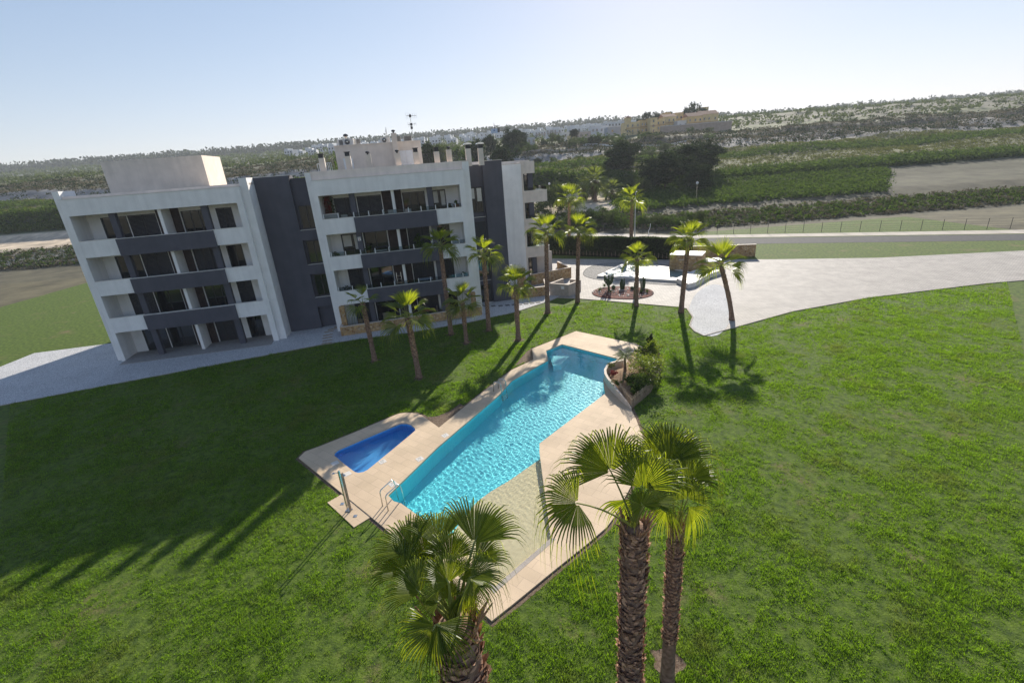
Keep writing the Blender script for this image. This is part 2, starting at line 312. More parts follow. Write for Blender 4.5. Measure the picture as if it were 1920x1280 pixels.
def npmesh(name, V, F, m, parent=None, smooth=False):
    me = bpy.data.meshes.new(name); V = np.asarray(V, np.float32); F = np.asarray(F, np.int32); k = F.shape[1]
    me.vertices.add(len(V)); me.vertices.foreach_set('co', V.ravel()); me.loops.add(F.size); me.loops.foreach_set('vertex_index', F.ravel())
    me.polygons.add(len(F)); me.polygons.foreach_set('loop_start', np.arange(0, F.size, k, dtype=np.int32)); me.polygons.foreach_set('loop_total', np.full(len(F), k, np.int32))
    if smooth: me.polygons.foreach_set('use_smooth', np.ones(len(F), bool))
    me.update(calc_edges=True); me.materials.append(m)
    o = bpy.data.objects.new(name, me); C.objects.link(o)
    if parent: o.parent = parent
    return o
# ================================================================== TERRAIN
def hz(X): 
    d0 = ray(X, 0); d1 = ray(X, 640); return 640*d0[2]/(d0[2]-d1[2])
cols = [(1000, [(0, -.03), (101, -.03), (112, 3.4), (126, 4.2), (134, 6.5), (138, 10.2), ('e', 165, -10), ('e', 190, 4), ('e', 197, 17), ('e', 215, 28), ('e', 240, 36), ('e', 330, 42), ('e', 500, 49), ('e', 700, 56), ('e', 850, 59)]),
        (1130, [(0, -.03), (93, -.03), (106, 3.2), (124, 4.0), (134, 6.0), (140, 9.0), ('e', 165, -13), ('e', 190, 3), ('e', 197, 12), ('e', 212, 21), ('e', 240, 33), ('e', 330, 40), ('e', 500, 50), ('e', 700, 58), ('e', 850, 61)]),
        (1250, [(0, -.03), (86, -.03), (102, 3.0), (118, 4.0), (134, 6.0), (150, 8.5), ('e', 170, -15), ('e', 190, 3), ('e', 205, 15), ('e', 216, 19), ('e', 223, 30), ('e', 240, 33), ('e', 290, 46), ('e', 340, 58), ('e', 850, 50)])]
YS = sorted({r[0] if r[0] != 'e' else r[1] for c in cols for r in c[1]} | {60, 110, 145, 155, 180, 225, 260, 400, 600, 1000, 1500, 3000})
prof = []
for X, rows in cols:
    ys = []; zs = []; h = hz(X)
    for r in rows:
        if r[0] == 'e': ys.append(r[1]); zs.append(at(X, h-r[2], r[1]).z)
        else: ys.append(r[0]); zs.append(r[1])
    ys.append(1000); zs.append(zs[-1]-1); ys.append(3500); zs.append(zs[-1]-30)
    d = ray(X, 300); prof.append((d[0]/d[1], np.array(ys, float), np.array(zs, float)))
US = [p[0] for p in prof]
def terr(x, y):
    x = np.asarray(x, float); y = np.asarray(y, float)
    u = np.clip(x/np.maximum(y, 1), US[0], US[-1]); zz = [np.interp(y, p[1], p[2]) for p in prof]
    out = np.where(u < US[1], zz[0]+(zz[1]-zz[0])*(u-US[0])/(US[1]-US[0]), zz[1]+(zz[2]-zz[1])*(u-US[1])/(US[2]-US[1]))
    amp = np.clip((y-130)/60, 0, 1)
    return out+amp*(.5*np.sin(x*.11+y*.05)+.4*np.sin(y*.19-x*.07+1)+.25*np.sin(x*.31+2*np.sin(y*.1)))
def tz(x, y): return float(terr([x], [y])[0])
xs = np.unique(np.concatenate([np.linspace(-2600, -400, 23), np.linspace(-400, -70, 34), np.linspace(-70, 70, 71), np.linspace(70, 400, 67), np.linspace(400, 2600, 23)]))
ysg = np.unique(np.concatenate([np.linspace(-300, -10, 8), [82], np.linspace(-10, 82, 10), np.linspace(82, 260, 120), np.linspace(260, 900, 100), np.linspace(900, 3200, 24)]))
GX, GY = np.meshgrid(xs, ysg); GZ = terr(GX, GY)
nx, ny = len(xs), len(ysg); idx = np.arange(nx*ny).reshape(ny, nx)
Fq = np.stack([idx[:-1, :-1], idx[:-1, 1:], idx[1:, 1:], idx[1:, :-1]], -1).reshape(-1, 4)
cx = ((GX[:-1, :-1]+GX[1:, 1:])/2).ravel(); cy = ((GY[:-1, :-1]+GY[1:, 1:])/2).ravel()
keep = ~((np.abs(cx) < 70) & (cy > -10) & (cy < 82)); Fq = Fq[keep]
tm = mat('hillside_ground', (.10, .085, .045), .95, .3, .05, bump=.5, bscale=.8)
N, L, b = nodes(tm); at_ = N.new('ShaderNodeAttribute'); at_.attribute_name = 'cover'
nz = N.new('ShaderNodeTexNoise'); nz.inputs['Scale'].default_value = .22; nz.inputs['Detail'].default_value = 9; nz.inputs['Roughness'].default_value = .7
tc = N.new('ShaderNodeTexCoord'); L.new(tc.outputs['Object'], nz.inputs['Vector'])
mr = N.new('ShaderNodeMapRange'); mr.inputs[1].default_value = .3; mr.inputs[2].default_value = .7; mr.inputs[3].default_value = .45; mr.inputs[4].default_value = 1.5; L.new(nz.outputs['Fac'], mr.inputs[0])
vm = N.new('ShaderNodeVectorMath'); vm.operation = 'SCALE'; L.new(at_.outputs['Color'], vm.inputs[0]); L.new(mr.outputs[0], vm.inputs['Scale']); L.new(vm.outputs[0], b.inputs['Base Color'])
terrain = npmesh('terrain', np.stack([GX.ravel(), GY.ravel(), GZ.ravel()], 1), Fq, tm, smooth=True); struct(terrain, 'dry terraced hillside with scrub and pale banks behind the garden')
def cover(x, y):
    u = x/np.maximum(y, 1); c = np.zeros((len(x), 3)); c[:] = (.12, .105, .06)
    def put(mask, col): c[mask] = col
    put((y > 84) & (y < 112), (.10, .09, .055))
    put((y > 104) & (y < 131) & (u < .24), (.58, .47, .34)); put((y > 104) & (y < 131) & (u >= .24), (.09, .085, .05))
    put((y > 131) & (y < 142), (.05, .07, .03)); put((y > 142) & (y < 189), (.13, .13, .055))
    put((y > 189) & (y < 199), (.25, .24, .225)); put((y > 199) & (y < 232), (.15, .14, .085)); put((y > 232) & (y < 262), (.13, .14, .06))
    put((y > 262) & (y < 420), (.14, .13, .08)); put(y >= 420, (.10, .11, .07))
    put((y > 189) & (y < 214) & (u > .2), (.24, .22, .19)); put((y > 214) & (y < 223) & (u > .2), (.10, .09, .06))
    return c
cc = np.ones((nx*ny, 4), np.float32); cc[:, :3] = cover(GX.ravel(), GY.ravel())
ca = terrain.data.color_attributes.new('cover', 'FLOAT_COLOR', 'POINT'); ca.data.foreach_set('color', cc.ravel())
# ================================================================== GARDEN GROUND
def ccw(p): return p if sum(p[i][0]*p[(i+1) % len(p)][1]-p[(i+1) % len(p)][0]*p[i][1] for i in range(len(p))) > 0 else p[::-1]
def smooth_poly(p, it=2):
    for _ in range(it):
        q = []
        for i in range(len(p)):
            a, c = p[i], p[(i+1) % len(p)]; q += [(a[0]*.75+c[0]*.25, a[1]*.75+c[1]*.25), (a[0]*.25+c[0]*.75, a[1]*.25+c[1]*.75)]
        p = q
    return p
def sheet(name, outer, holes, z, m, skirt=None, label=None):
    loops = [[Vector((x, y, 0)) for x, y in ccw(outer)]]+[[Vector((x, y, 0)) for x, y in ccw(h)[::-1]] for h in holes]
    tri = tessellate_polygon(loops); pts = [p for l in loops for p in l]; mb = MB()
    fs = []
    for t in tri:
        p = [pts[i] for i in t]; fs.append(tuple(t) if (p[1]-p[0]).cross(p[2]-p[0]).z > 0 else tuple(t[::-1]))
    mb.add([(p.x, p.y, z) for p in pts], fs)
    if skirt is not None:
        o = ccw(outer); n = len(o)
        mb.add([(x, y, z) for x, y in o]+[(x, y, skirt) for x, y in o], [(i, i+n, (i+1) % n+n, (i+1) % n) for i in range(n)])
        for h in holes:
            o = ccw(h); n = len(o)
            mb.add([(x, y, z) for x, y in o]+[(x, y, skirt) for x, y in o], [(i, (i+1) % n, (i+1) % n+n, i+n) for i in range(n)])
    o = mb.build(name, m); struct(o, label); return o
def off(poly, d):
    out = []; n = len(poly)
    for i in range(n):
        p0, p1, p2 = Vector(poly[i-1]), Vector(poly[i]), Vector(poly[(i+1) % n]); e1 = (p1-p0).normalized(); e2 = (p2-p1).normalized()
        n1 = Vector((-e1.y, e1.x)); n2 = Vector((-e2.y, e2.x)); m_ = (n1+n2).normalized(); out.append(tuple(p1+m_*d/max(.3, m_.dot(n1))))
    return out
G = lambda pts, z=0.: [g(p, z) for p in pts]
DZ = .06
wingarc = [(1159, 672), (1147, 682), (1137, 695), (1131, 712), (1134, 738)]
beachline = [(1011.5, 848), (956, 886), (918, 908), (893, 926), (862, 965), (848, 985), (835, 1002)]
deep_px = [(728, 928), (821, 837.5), (935.6, 740), (960, 712.5), (1027.5, 675), (1024, 657), (1053.8, 645)]+wingarc+[(1011.5, 831)]+beachline+[(752, 943), (738, 939)]
beach_px = beachline+[(908, 1080), (928, 1099), (1033, 1008), (1020, 912)]
allpool_px = [(728, 928), (821, 837.5), (935.6, 740), (960, 712.5), (1027.5, 675), (1024, 657), (1053.8, 645)]+wingarc+[(1011.5, 831), (1011.5, 848), (1020, 912), (1033, 1008), (928, 1099), (908, 1080), (835, 1002), (752, 943), (738, 939)]
kids_px = [(626, 852.5), (628, 847), (634, 842), (690, 818), (740, 797), (752, 792.5), (762, 792.5), (770, 795), (777, 801), (779, 806), (769, 815), (735, 843), (690, 879.7), (682, 884), (672, 886), (666, 884.5), (662, 882), (645, 869)]
deck_px = [(560, 858), (572, 846), (600, 836), (611, 831.5), (660, 812), (740, 778), (750, 774.5), (761, 773.5), (772, 773.5), (780, 774.5), (791, 778), (823, 801), (898, 740), (960, 693), (1000, 674), (997.5, 653.5), (1080, 620.6), (1188.7, 643.5), (1204, 650), (1213, 680), (1185, 720), (1183, 765), (1192.5, 785.6), (1205.6, 819), (1207.5, 835), (1202, 870), (1186, 905), (1165, 945), (1158, 960), (1138, 987), (1107, 1014), (1032, 1074), (960, 1133), (922, 1163), (890, 1135), (716, 985), (560, 848+10)]
deck_px = deck_px[:-1]
deep, beach, allpool, kids, deck = G(deep_px, DZ), G(beach_px, DZ), G(allpool_px, DZ), G(kids_px, DZ), G(deck_px, DZ)
lm = mat('lawn', (.030, .058, .007), .95, .3, 3.5, 12, bump=.9, bscale=14, col2=(.12, .175, .018), contrast=(.3, .7))
N, L, b = nodes(lm); tc = N.new('ShaderNodeTexCoord'); n3 = N.new('ShaderNodeTexNoise'); n3.inputs['Scale'].default_value = .28; n3.inputs['Detail'].default_value = 8; n3.inputs['Roughness'].default_value = .75
L.new(tc.outputs['Object'], n3.inputs['Vector']); r3 = N.new('ShaderNodeMapRange'); r3.inputs[1].default_value = .56; r3.inputs[2].default_value = .70; L.new(n3.outputs['Fac'], r3.inputs[0])
mx = N.new('ShaderNodeMix'); mx.data_type = 'RGBA'; L.new(r3.outputs[0], mx.inputs[0]); L.new(N[lm['ramp']].outputs[0], mx.inputs[6]); mx.inputs[7].default_value = (.17, .135, .06, 1); L.new(mx.outputs[2], b.inputs['Base Color'])
garden = [(-70.5, -10.5), (70.5, -10.5), (70.5, 82.5), (-70.5, 82.5)]
# clay bed under the deck so nothing shows through; lawn has holes for the two pools
def inset(poly, d):
    cxm = sum(p[0] for p in poly)/len(poly); cym = sum(p[1] for p in poly)/len(poly)
    return [(x+(cxm-x)*d, y+(cym-y)*d) for x, y in poly]
lawn = sheet('lawn', garden, [allpool, kids], 0, lm, label='green garden lawn around the swimming pool')
deck_o = sheet('pool_deck', deck, [allpool, kids], DZ, M['deck'], skirt=-.02, label='beige sandstone deck around both pools')
shower_pad = G([(614, 942.5), (645, 925), (697, 969), (664, 989)])
mb = MB(); mb.prism(shower_pad, -.02, .035); pad = mb.build('shower_pad', M['deck']); struct(pad, 'small square beige pad under the outdoor shower')
# paving, pebbles
lawnedge = [(600, 647), (690, 634), (767, 624), (877.5, 605), (960, 587), (975, 582.5), (1010, 571), (1032, 564), (1046, 558)]
pebA = [(-45., 27.)]+G(lawnedge)+[(5.6, 48.6), (6.2, 52.5), (-3, 50.5), (-45., 42.)]
sheet('pebble_path', pebA, [], .012, M['pebble'], label='white pebble strip along the foot of the building')
plaza_px = [(1046, 558.5), (1080, 560), (1150, 565.5), (1271, 576), (1288, 579)]
plaza = [(-3, 50.5), (6.2, 52.4)]+G(plaza_px)+G([(1299, 595), (1293, 611), (1303, 622), (1320, 630)])+[(19, 35.2), (24, 37.4), (32, 39.5), (44, 41), (69, 41.5), (69, 51), (44, 54), (33, 57.5), (26, 60.5), (21.6, 62.0), (6.2, 69.0), (-10, 72.5), (-14, 60)]
sheet('plaza_paving', plaza, [], .008, M['paving'], label='grey block paving of the plaza between lawn and hedge')
ring = smooth_poly(G([(1093, 517), (1094, 509), (1105, 500), (1130, 494), (1165, 493), (1215, 494), (1256, 497), (1330, 500), (1345, 520), (1300, 533), (1262, 535.5), (1215, 532), (1165, 527), (1118, 525)]), 2)
sheet('pebble_bed', ring, [], .016, M['greypebble'], label='round bed of grey pebbles around the raised fountain pool')
pebR = smooth_poly(G([(1290, 581), (1300, 596), (1294, 610), (1304, 622), (1322, 631), (1350, 630), (1372, 600), (1375, 560), (1352, 532), (1325, 535), (1303, 552), (1296, 566)]), 3)
sheet('pebble_bed', pebR, [], .02, M['pebble'], label='large pale pebble bed at the right edge of the plaza')
road = [(-60, 120), (-20, 108), (9.1, 98.0), (30.7, 80.2), (80, 60), (79, 57), (29.4, 77.6), (8.5, 92.3), (-20, 102), (-60, 114)]
sheet('pavement', road, [], .03, M['roadmat'], label='pale pavement running behind the tall hedge')
road2 = [(-60, 113.5), (-20, 101.5), (8.5, 91.8), (29.2, 77.1), (79, 56.5), (78, 52), (27, 72), (6, 86), (-20, 96), (-60, 108)]
sheet('road', road2, [], .012, M['asphalt'], label='narrow asphalt road between pavement and hedge')
def kerb(pts, label, w_=.11, h_=.06, m='concrete'):
    mb = MB()
    for i in range(len(pts)-1):
        a, b_ = Vector((*pts[i], 0)), Vector((*pts[i+1], 0)); d = (b_-a).normalized(); n_ = Vector((-d.y, d.x, 0))*w_/2; q_ = [a+n_, b_+n_, b_-n_, a-n_]; mb.prism([(v.x, v.y) for v in q_], -.02, h_+.0007*(i % 5))
    struct(mb.build('kerb', M[m]), label)
kerb(G(plaza_px)+G([(1299, 595), (1293, 611), (1303, 622), (1320, 630)])+[(19, 35.2), (24, 37.4), (32, 39.5), (44, 41), (69, 41.5)], 'thin pale kerb between the lawn and the plaza'); kerb([(-45., 27.)]+G(lawnedge), 'thin pale kerb between the lawn and the white pebbles', .06, .045); kerb(ring+ring[:1], 'thin dark edging round the pebble bed of the fountain', .07, .03, 'asphalt')
# bare earth rings
edge_soil = off(ccw(deck), -.16)
def wavy(cx, cy, r, n=26, a=.25, seed=0, sx=1.):
    q = random.Random(seed); ph = [q.uniform(0, 6.28) for _ in range(4)]
    return [(cx+sx*r*math.cos(t)*(1+a*math.sin(3*t+ph[0])+a*.6*math.sin(5*t+ph[1])), cy+r*math.sin(t)*(1+a*math.sin(2*t+ph[2])+a*.5*math.sin(7*t+ph[3]))) for t in [2*math.pi*i/n for i in range(n)]]
mulchm = mat('bare_earth', (.11, .07, .045), .95, .4, 10, bump=.8, bscale=35, col2=(.22, .16, .11))
sheet('bare_soil', [(x+.04*math.sin(x*9), y+.04*math.sin(y*8)) for x, y in edge_soil], [allpool, kids], .006, mulchm, label='thin worn strip of bare soil all round the edge of the pool deck')
mulch1 = G([(800, 782), (823, 801), (872, 761), (862, 757), (840, 772), (820, 780)]); mulch2 = G([(965, 686), (1000, 674), (997.5, 655), (990, 657), (976, 672)])
for k, (bp_, r2_) in enumerate((((703, 677), .42), ((786, 708), .4), ((846, 627), .45), ((875, 643), .4), ((917, 620), .45), ((972, 637), .42), ((1027, 587), .45))): sheet('bare_soil', wavy(*g(bp_), r2_, seed=20+k), [], .010, mulchm, label='small bare soil ring round the foot of the %s lawn palm from the left' % ('first', 'second', 'third', 'fourth', 'fifth', 'sixth', 'seventh')[k])
sheet('bare_soil', mulch1, [], .010, mulchm, label='brown mulch corner between the small pool deck and the large pool')
sheet('bare_soil', mulch2, [], .010, mulchm, label='brown soil corner at the far notch of the pool deck')
dirt = wavy(*g((1249, 1240)), .42, seed=3); sheet('bare_soil', dirt, [], .010, mulchm, label='bare earth patch at the foot of the rightmost near palm')
# ---------------------------------------------------------------- pools
WZ = -.10
def basin(name, poly, depth, m, label, skip=()):
    p = ccw(poly); n = len(p); mb = MB(); tri = tessellate_polygon([[Vector((x, y, 0)) for x, y in p]]); fs = []
    for t in tri:
        q = [Vector((*p[i], 0)) for i in t]; fs.append(tuple(t) if (q[1]-q[0]).cross(q[2]-q[0]).z > 0 else tuple(t[::-1]))
    mb.add([(x, y, depth) for x, y in p], fs)
    mb.add([(x, y, -.021) for x, y in p]+[(x, y, depth) for x, y in p], [(i, (i+1) % n, (i+1) % n+n, i+n) for i in range(n)])
    return struct(mb.build(name, m), label)
POOLD = -1.45
# deep basin: side walls everywhere but along the beach line
p = ccw(deep); n = len(p); bl = [tuple(q) for q in G(beachline, DZ)]
mb = MB(); tri = tessellate_polygon([[Vector((x, y, 0)) for x, y in p]]); fs = []
for t in tri:
    q = [Vector((*p[i], 0)) for i in t]; fs.append(tuple(t) if (q[1]-q[0]).cross(q[2]-q[0]).z > 0 else tuple(t[::-1]))
mb.add([(x, y, POOLD) for x, y in p], fs)
def isb(a): return min(math.dist(a, c) for c in bl) < 1e-4
def beachz(x, y):   # slopes from the step (-.5) up to the far end (-.12)
    a = np.array(g((893, 926), DZ)); e = np.array(g((980, 1054), DZ)); d = e-a; k = float((np.array([x, y])-a)@d/(d@d)); return -.50+.36*min(1, max(0, k))
vs = []; fs = []
for i in range(n):
    a, c = p[i], p[(i+1) % n]; bb = isb(a) and isb(c)
    za, zc = (beachz(*a), beachz(*c)) if bb else (-.021, -.021)
    o = len(vs); vs += [(*a, za), (*c, zc), (*c, POOLD), (*a, POOLD)]; fs.append((o, o+1, o+2, o+3))
mb.add(vs, fs); struct(mb.build('pool_basin', M['pooltile']), 'turquoise tiled basin of the long swimming pool')
mb = MB(); p = ccw(beach); n = len(p); tri = tessellate_polygon([[Vector((x, y, 0)) for x, y in p]]); fs = []
for t in tri:
    q = [Vector((*p[i], 0)) for i in t]; fs.append(tuple(t) if (q[1]-q[0]).cross(q[2]-q[0]).z > 0 else tuple(t[::-1]))
mb.add([(x, y, beachz(x, y)) for x, y in p], fs); vs = []; fs = []
for i in range(n):
    a, c = p[i], p[(i+1) % n]
    if isb(a) and isb(c): continue
    o = len(vs); vs += [(*a, -.021), (*c, -.021), (*c, beachz(*c)), (*a, beachz(*a))]; fs.append((o, o+1, o+2, o+3))
mb.add(vs, fs); struct(mb.build('beach_entry', M['beach']), 'shallow sand coloured beach entry of the large pool')
basin('kids_pool_basin', kids, -.62, M['kidstile'], 'deep blue tiled basin of the small pool')
# submerged step near the far end
st = G([(1042, 690), (1051, 669), (1066, 671), (1064, 677), (1046, 691)], -.4)
mb = MB(); mb.prism(G([(1030, 671), (1037, 690), (1052, 687), (1067, 672)], -.4), POOLD+.002, -.38); struct(mb.build('pool_step', M['pooltile']), 'submerged turquoise step at the far end of the pool')
bo = G([(1033, 1008), (928, 1099), (908, 1080)], DZ); bi = off(ccw(beach), -.18)
def near_(p_): return min(bi, key=lambda q_: math.dist(q_, p_))
sheet('beach_border', [bo[0], bo[1], bo[2], near_(bo[2]), near_(bo[1]), near_(bo[0])], [], DZ+.005, M['concrete'], label='greyish rough stone strip along the shallow end of the pool')
def in_poly(x, y, poly):
    x = np.asarray(x); y = np.asarray(y); r_ = np.zeros(x.shape, bool); n = len(poly)
    for i in range(n):
        x0, y0 = poly[i]; x1, y1 = poly[(i+1) % n]
        if y0 == y1: continue
        c = ((y0 > y) != (y1 > y)) & (x < (x1-x0)*(y-y0)/(y1-y0)+x0); r_ ^= c
    return r_
def waves(x, y, amp, seed=1):
    q = np.random.RandomState(seed); z = np.zeros(x.shape)
    for k in range(26):
        lam = q.uniform(.10, .36); th = q.uniform(0, 2*np.pi); a = .0024*lam**1.1*q.uniform(.6, 1.3); kk = 2*np.pi/lam
        z += a*np.sin(kk*(x*np.cos(th)+y*np.sin(th))+q.uniform(0, 6.28)+.6*np.sin(kk*.3*(y*np.cos(th)-x*np.sin(th))))
    return z*amp*.55
def water(name, poly, z, m, amp, step, label, seed=1):
    """wavy sheet of water clipped to the pool outline (cells reach a hair under the coping)"""
    bm = bmesh.new(); p = ccw(poly); vs = [bm.verts.new((x, y, 0)) for x, y in p]; bm.faces.new(vs)
    x0, x1 = min(q[0] for q in p), max(q[0] for q in p); y0, y1 = min(q[1] for q in p), max(q[1] for q in p)
    k = x0+step
    bmesh.ops.triangulate(bm, faces=bm.faces[:])
    while k < x1: bmesh.ops.bisect_plane(bm, geom=bm.verts[:]+bm.edges[:]+bm.faces[:], plane_co=(k, 0, 0), plane_no=(1, 0, 0), dist=1e-5); k += step
    k = y0+step
    while k < y1: bmesh.ops.bisect_plane(bm, geom=bm.verts[:]+bm.edges[:]+bm.faces[:], plane_co=(0, k, 0), plane_no=(0, 1, 0), dist=1e-5); k += step
    bmesh.ops.triangulate(bm, faces=bm.faces[:])
    X = np.array([v.co.x for v in bm.verts]); Y = np.array([v.co.y for v in bm.verts]); Z = waves(X, Y, amp, seed)+z
    for v, zz in zip(bm.verts, Z): v.co.z = zz
    bm.normal_update(); me = bpy.data.meshes.new(name); bm.to_mesh(me); bm.free()
    me.polygons.foreach_set('use_smooth', [True]*len(me.polygons)); me.materials.append(m)
    o = bpy.data.objects.new(name, me); C.objects.link(o); return struct(o, label)
wat = water('pool_water', allpool, WZ, M['poolwater'], 1.0, .037, 'rippled water of the long swimming pool')
wk = water('kids_pool_water', kids, WZ, M['poolwater'], .25, .12, 'calm water of the small pool', 5)

for o in bpy.data.objects:
    if o.name.split('.')[0] in ('pool_basin', 'beach_entry', 'kids_pool_basin', 'pool_step'): o.cycles.is_caustics_receiver = True
for o in (wat, wk): o.cycles.is_caustics_caster = True
sd.cycles.is_caustics_light = True
# ================================================================== APARTMENT BUILDING
AB = empty('apartment_building', (BO[0], BO[1], 0), BA, 'white and dark grey four storey apartment block with balconies behind the palms', 'apartment building')
def part(name, m, *boxes, parent=AB, label=None):
    if name in ('wall', 'tower_wall', 'roof_parapet', 'parapet_coping', 'wing_wall', 'roof_coping', 'balcony_parapet', 'patio_wall', 'facade_frame', 'roof_door'):
        for bx in boxes: mb = MB(); mb.box(*bx); o = mb.build(name, m, parent, label=label)
        return o
    mb = MB()
    for bx in boxes: mb.box(*bx)
    return mb.build(name, m, parent, label=label)
M['painted_reflection'] = mat('pale_reflection_paint', (.62, .60, .55), .8, .06, 4)  # pale colour standing in for bright reflections in the window glass
def window(s0, s1, z0, z1, t, kind, n=2, parent=AB):
    """frame ring with mullions; panes are its sub-parts"""
    fr = MB(); w_ = .07
    fr.box(s0, s1, t-.06, t+.02, z1-w_, z1); fr.box(s0, s1, t-.06, t+.02, z0, z0+w_)
    ed = [s0+(s1-s0)*i/n for i in range(n+1)]
    for i, e in enumerate(ed):
        a = e-w_/2 if 0 < i < n else (e if i == 0 else e-w_)
        fr.box(a, a+w_, t-.058, t+.022, z0+w_, z1-w_)
    f = fr.build('window', M['frame'], parent)
    if kind == 'shutter':
        mb = MB(); k = z0+w_; 
        while k < z1-w_-.02:
            mb.box(s0+w_, s1-w_, t-.03, t+.01, k, min(k+.09, z1-w_)); k += .1
        mb.build('shutter', M['shutter'], f)
    else:
        for i in range(n):
            mb = MB(); mb.box(ed[i]+w_*.5, ed[i+1]-w_*.5, t-.01, t, z0+w_*.8, z1-w_*.8); mb.build('pane', M['glass'], f)
        if kind == 'painted_reflection':  # reflection painted as a thin pale panel over each pane
            for i in range(n): mb = MB(); mb.box(ed[i]+w_*(1.6+i*.6), ed[i+1]-w_*1.4, t-.018, t-.011, z1-w_-(z1-z0)*(.42+.12*i), z1-w_-.06); mb.build('painted_reflection', M['painted_reflection'], f)
    return f
FL = [(9.15, 10.12, 12.05, 8.83), (6.0, 6.9, 8.90, 5.70), (2.82, 3.78, 5.78, 2.52), (.05, None, 2.60, None)]   # floor level, rail top, opening top, parapet bottom
def block(o, detail=True, kinds=None):
    b = lambda *a: (a[0]+o, a[1]+o)+a[2:]
    W, GR = M['white'], M['grey']
    part('facade_frame', W, b(-13.15, -.45, 0, .45, 12.05, 13.27), b(-13.15, -12.85, 0, .45, 0, 12.05), b(-.9, -.45, 0, .45, 0, 12.05))
    part('roof_coping', M['basin_white'], b(-13.18, -.42, -.03, .47, 13.27, 13.31))
    part('wall', W, b(-13.6, -13.15, .35, 2.3, 0, 13.9), b(-.45, .14, .35, 2.3, 0, 13.9), b(-13.15, -12.85, .45, 2.0, 0, 12.1), b(-.9, -.45, .45, 2.0, 0, 12.1))
    part('roof_band', M['bandcream'], b(-13.15, -.45, .5, .8, 12.1, 13.5))
    part('wall', W, b(-12.85, -11.93, 2.0, 2.3, 0, 12.1), b(-10.05, -9.97, 2.0, 2.3, 0, 12.1), b(-7.85, -7.76, 1.9, 2.3, 0, 12.1), b(-6.05, -5.98, 1.9, 2.3, 0, 12.1), b(-3.95, -3.3, 2.0, 2.3, 0, 12.1), b(-2.05, -.9, 2.0, 2.3, 0, 12.1))
    part('wall', W, b(-12.86, -.89, 2.35, 2.6, 0, 12.1), *[b(x0, x1, 1.95, 2.34, FL[i][2]-.34 if i else 11.70, FL[i-1][0]-.03 if i else 12.1) for i in range(4) for x0, x1 in ((-11.93, -10.05), (-9.97, -7.85), (-5.98, -3.95), (-3.3, -2.05))])
    for i, (z0, rail, zt, pb) in enumerate(FL):
        if pb is None: continue
        part('balcony_floor', W, b(-12.85, -.9, .2, 2.0, z0-.25, z0))
        part('balcony_parapet', W, b(-12.85, -10.3, 0.02, .2, pb, rail))
        part('balcony_parapet', W, b(-3.2, -.9, 0.02, .2, pb, rail))
        part('balcony_parapet', GR, b(-10.3, -3.2, -.12, .2, pb-.08, rail-.04), label='wide dark grey balcony parapet')
        part('parapet_coping', M['basin_white'], b(-12.85, -10.3, 0, .22, rail, rail+.03), b(-3.2, -.9, 0, .22, rail, rail+.03), b(-10.3, -3.2, -.14, .22, rail-.04, rail-.01))
        if detail:
            part('railing_glass', M['railglass'], b(-12.8, -10.35, .10, .115, rail+.03, rail+.36)); part('railing_glass', M['railglass'], b(-3.15, -.95, .10, .115, rail+.03, rail+.36)); part('railing_glass', M['railglass'], b(-10.28, -3.22, -.01, .005, rail-.01, rail+.33))
            for s in (-12.75, -11.55, -10.25, -9.0, -7.8, -5.6, -4.5, -3.22, -2.15, -1.45):
                mb = MB(); tt = .1 if (s < -10.3 or s > -3.2) else -.0; mb.box(s+o-.035, s+o+.035, tt-.035, tt+.03, rail-.01, rail+.40); mb.build('railing_post', M['whitemetal'], AB)
    for s0, s1 in ((-10.42, -9.98), (-3.80, -3.32)):
        for z0, rail, zt, pb in FL: part('column', GR, b(s0, s1, .35, .75, z0, zt-.02 if zt < 12 else 12.1))
    for i, (z0, rail, zt, pb) in enumerate(FL):
        part('party_wall', M['brownwall'], b(-7.76, -6.05, 1.8, 2.34, z0, zt+.2 if i else 12.08)); part('party_wall', W, b(-6.9, -6.66, .25, 1.8, z0, zt+.02 if i else 12.08))
        ks = kinds[i]; zt2 = zt-.34 if i else 11.70
        for (s0, s1, n), kd in zip(((-11.93, -10.05, 2), (-9.97, -7.85, 2), (-5.98, -3.95, 3), (-3.3, -2.05, 2)), ks): window(s0+o, s1+o, z0, zt2, 2.05, kd, n)
    part('ground_floor_slab', M['tilefloor'], b(-12.85, -.9, -1.0, 2.0, -.1, .05))
block(0, True, [('shutter', 'shutter', 'glass', 'painted_reflection'), ('painted_reflection', 'glass', 'shutter', 'glass'), ('shutter', 'glass', 'shutter', 'shutter'), ('shutter', 'glass', 'shutter', 'glass')])
# body behind both blocks, roof, parapets
part('wall', M['white'], (-13.6, .14, 2.6, 14, 0, 13.35), label='plain white body of the block')
part('roof', M['cream'], (-13.6, .14, .8, 14, 13.35, 13.5))
part('roof_parapet', M['bandcream'], (-13.15, .14, .5, .8, 13.5, 13.99), (-13.6, -13.3, .8, 14, 13.5, 13.97), (-13.3, 3.7, 13.7, 14, 13.5, 13.97), label='cream roof parapet')
part('roof_parapet', M['cream'], (-13.6, -13.15, .35, .8, 13.9, 13.99), (.14-.59, .14, .345, .5, 13.9, 13.99))
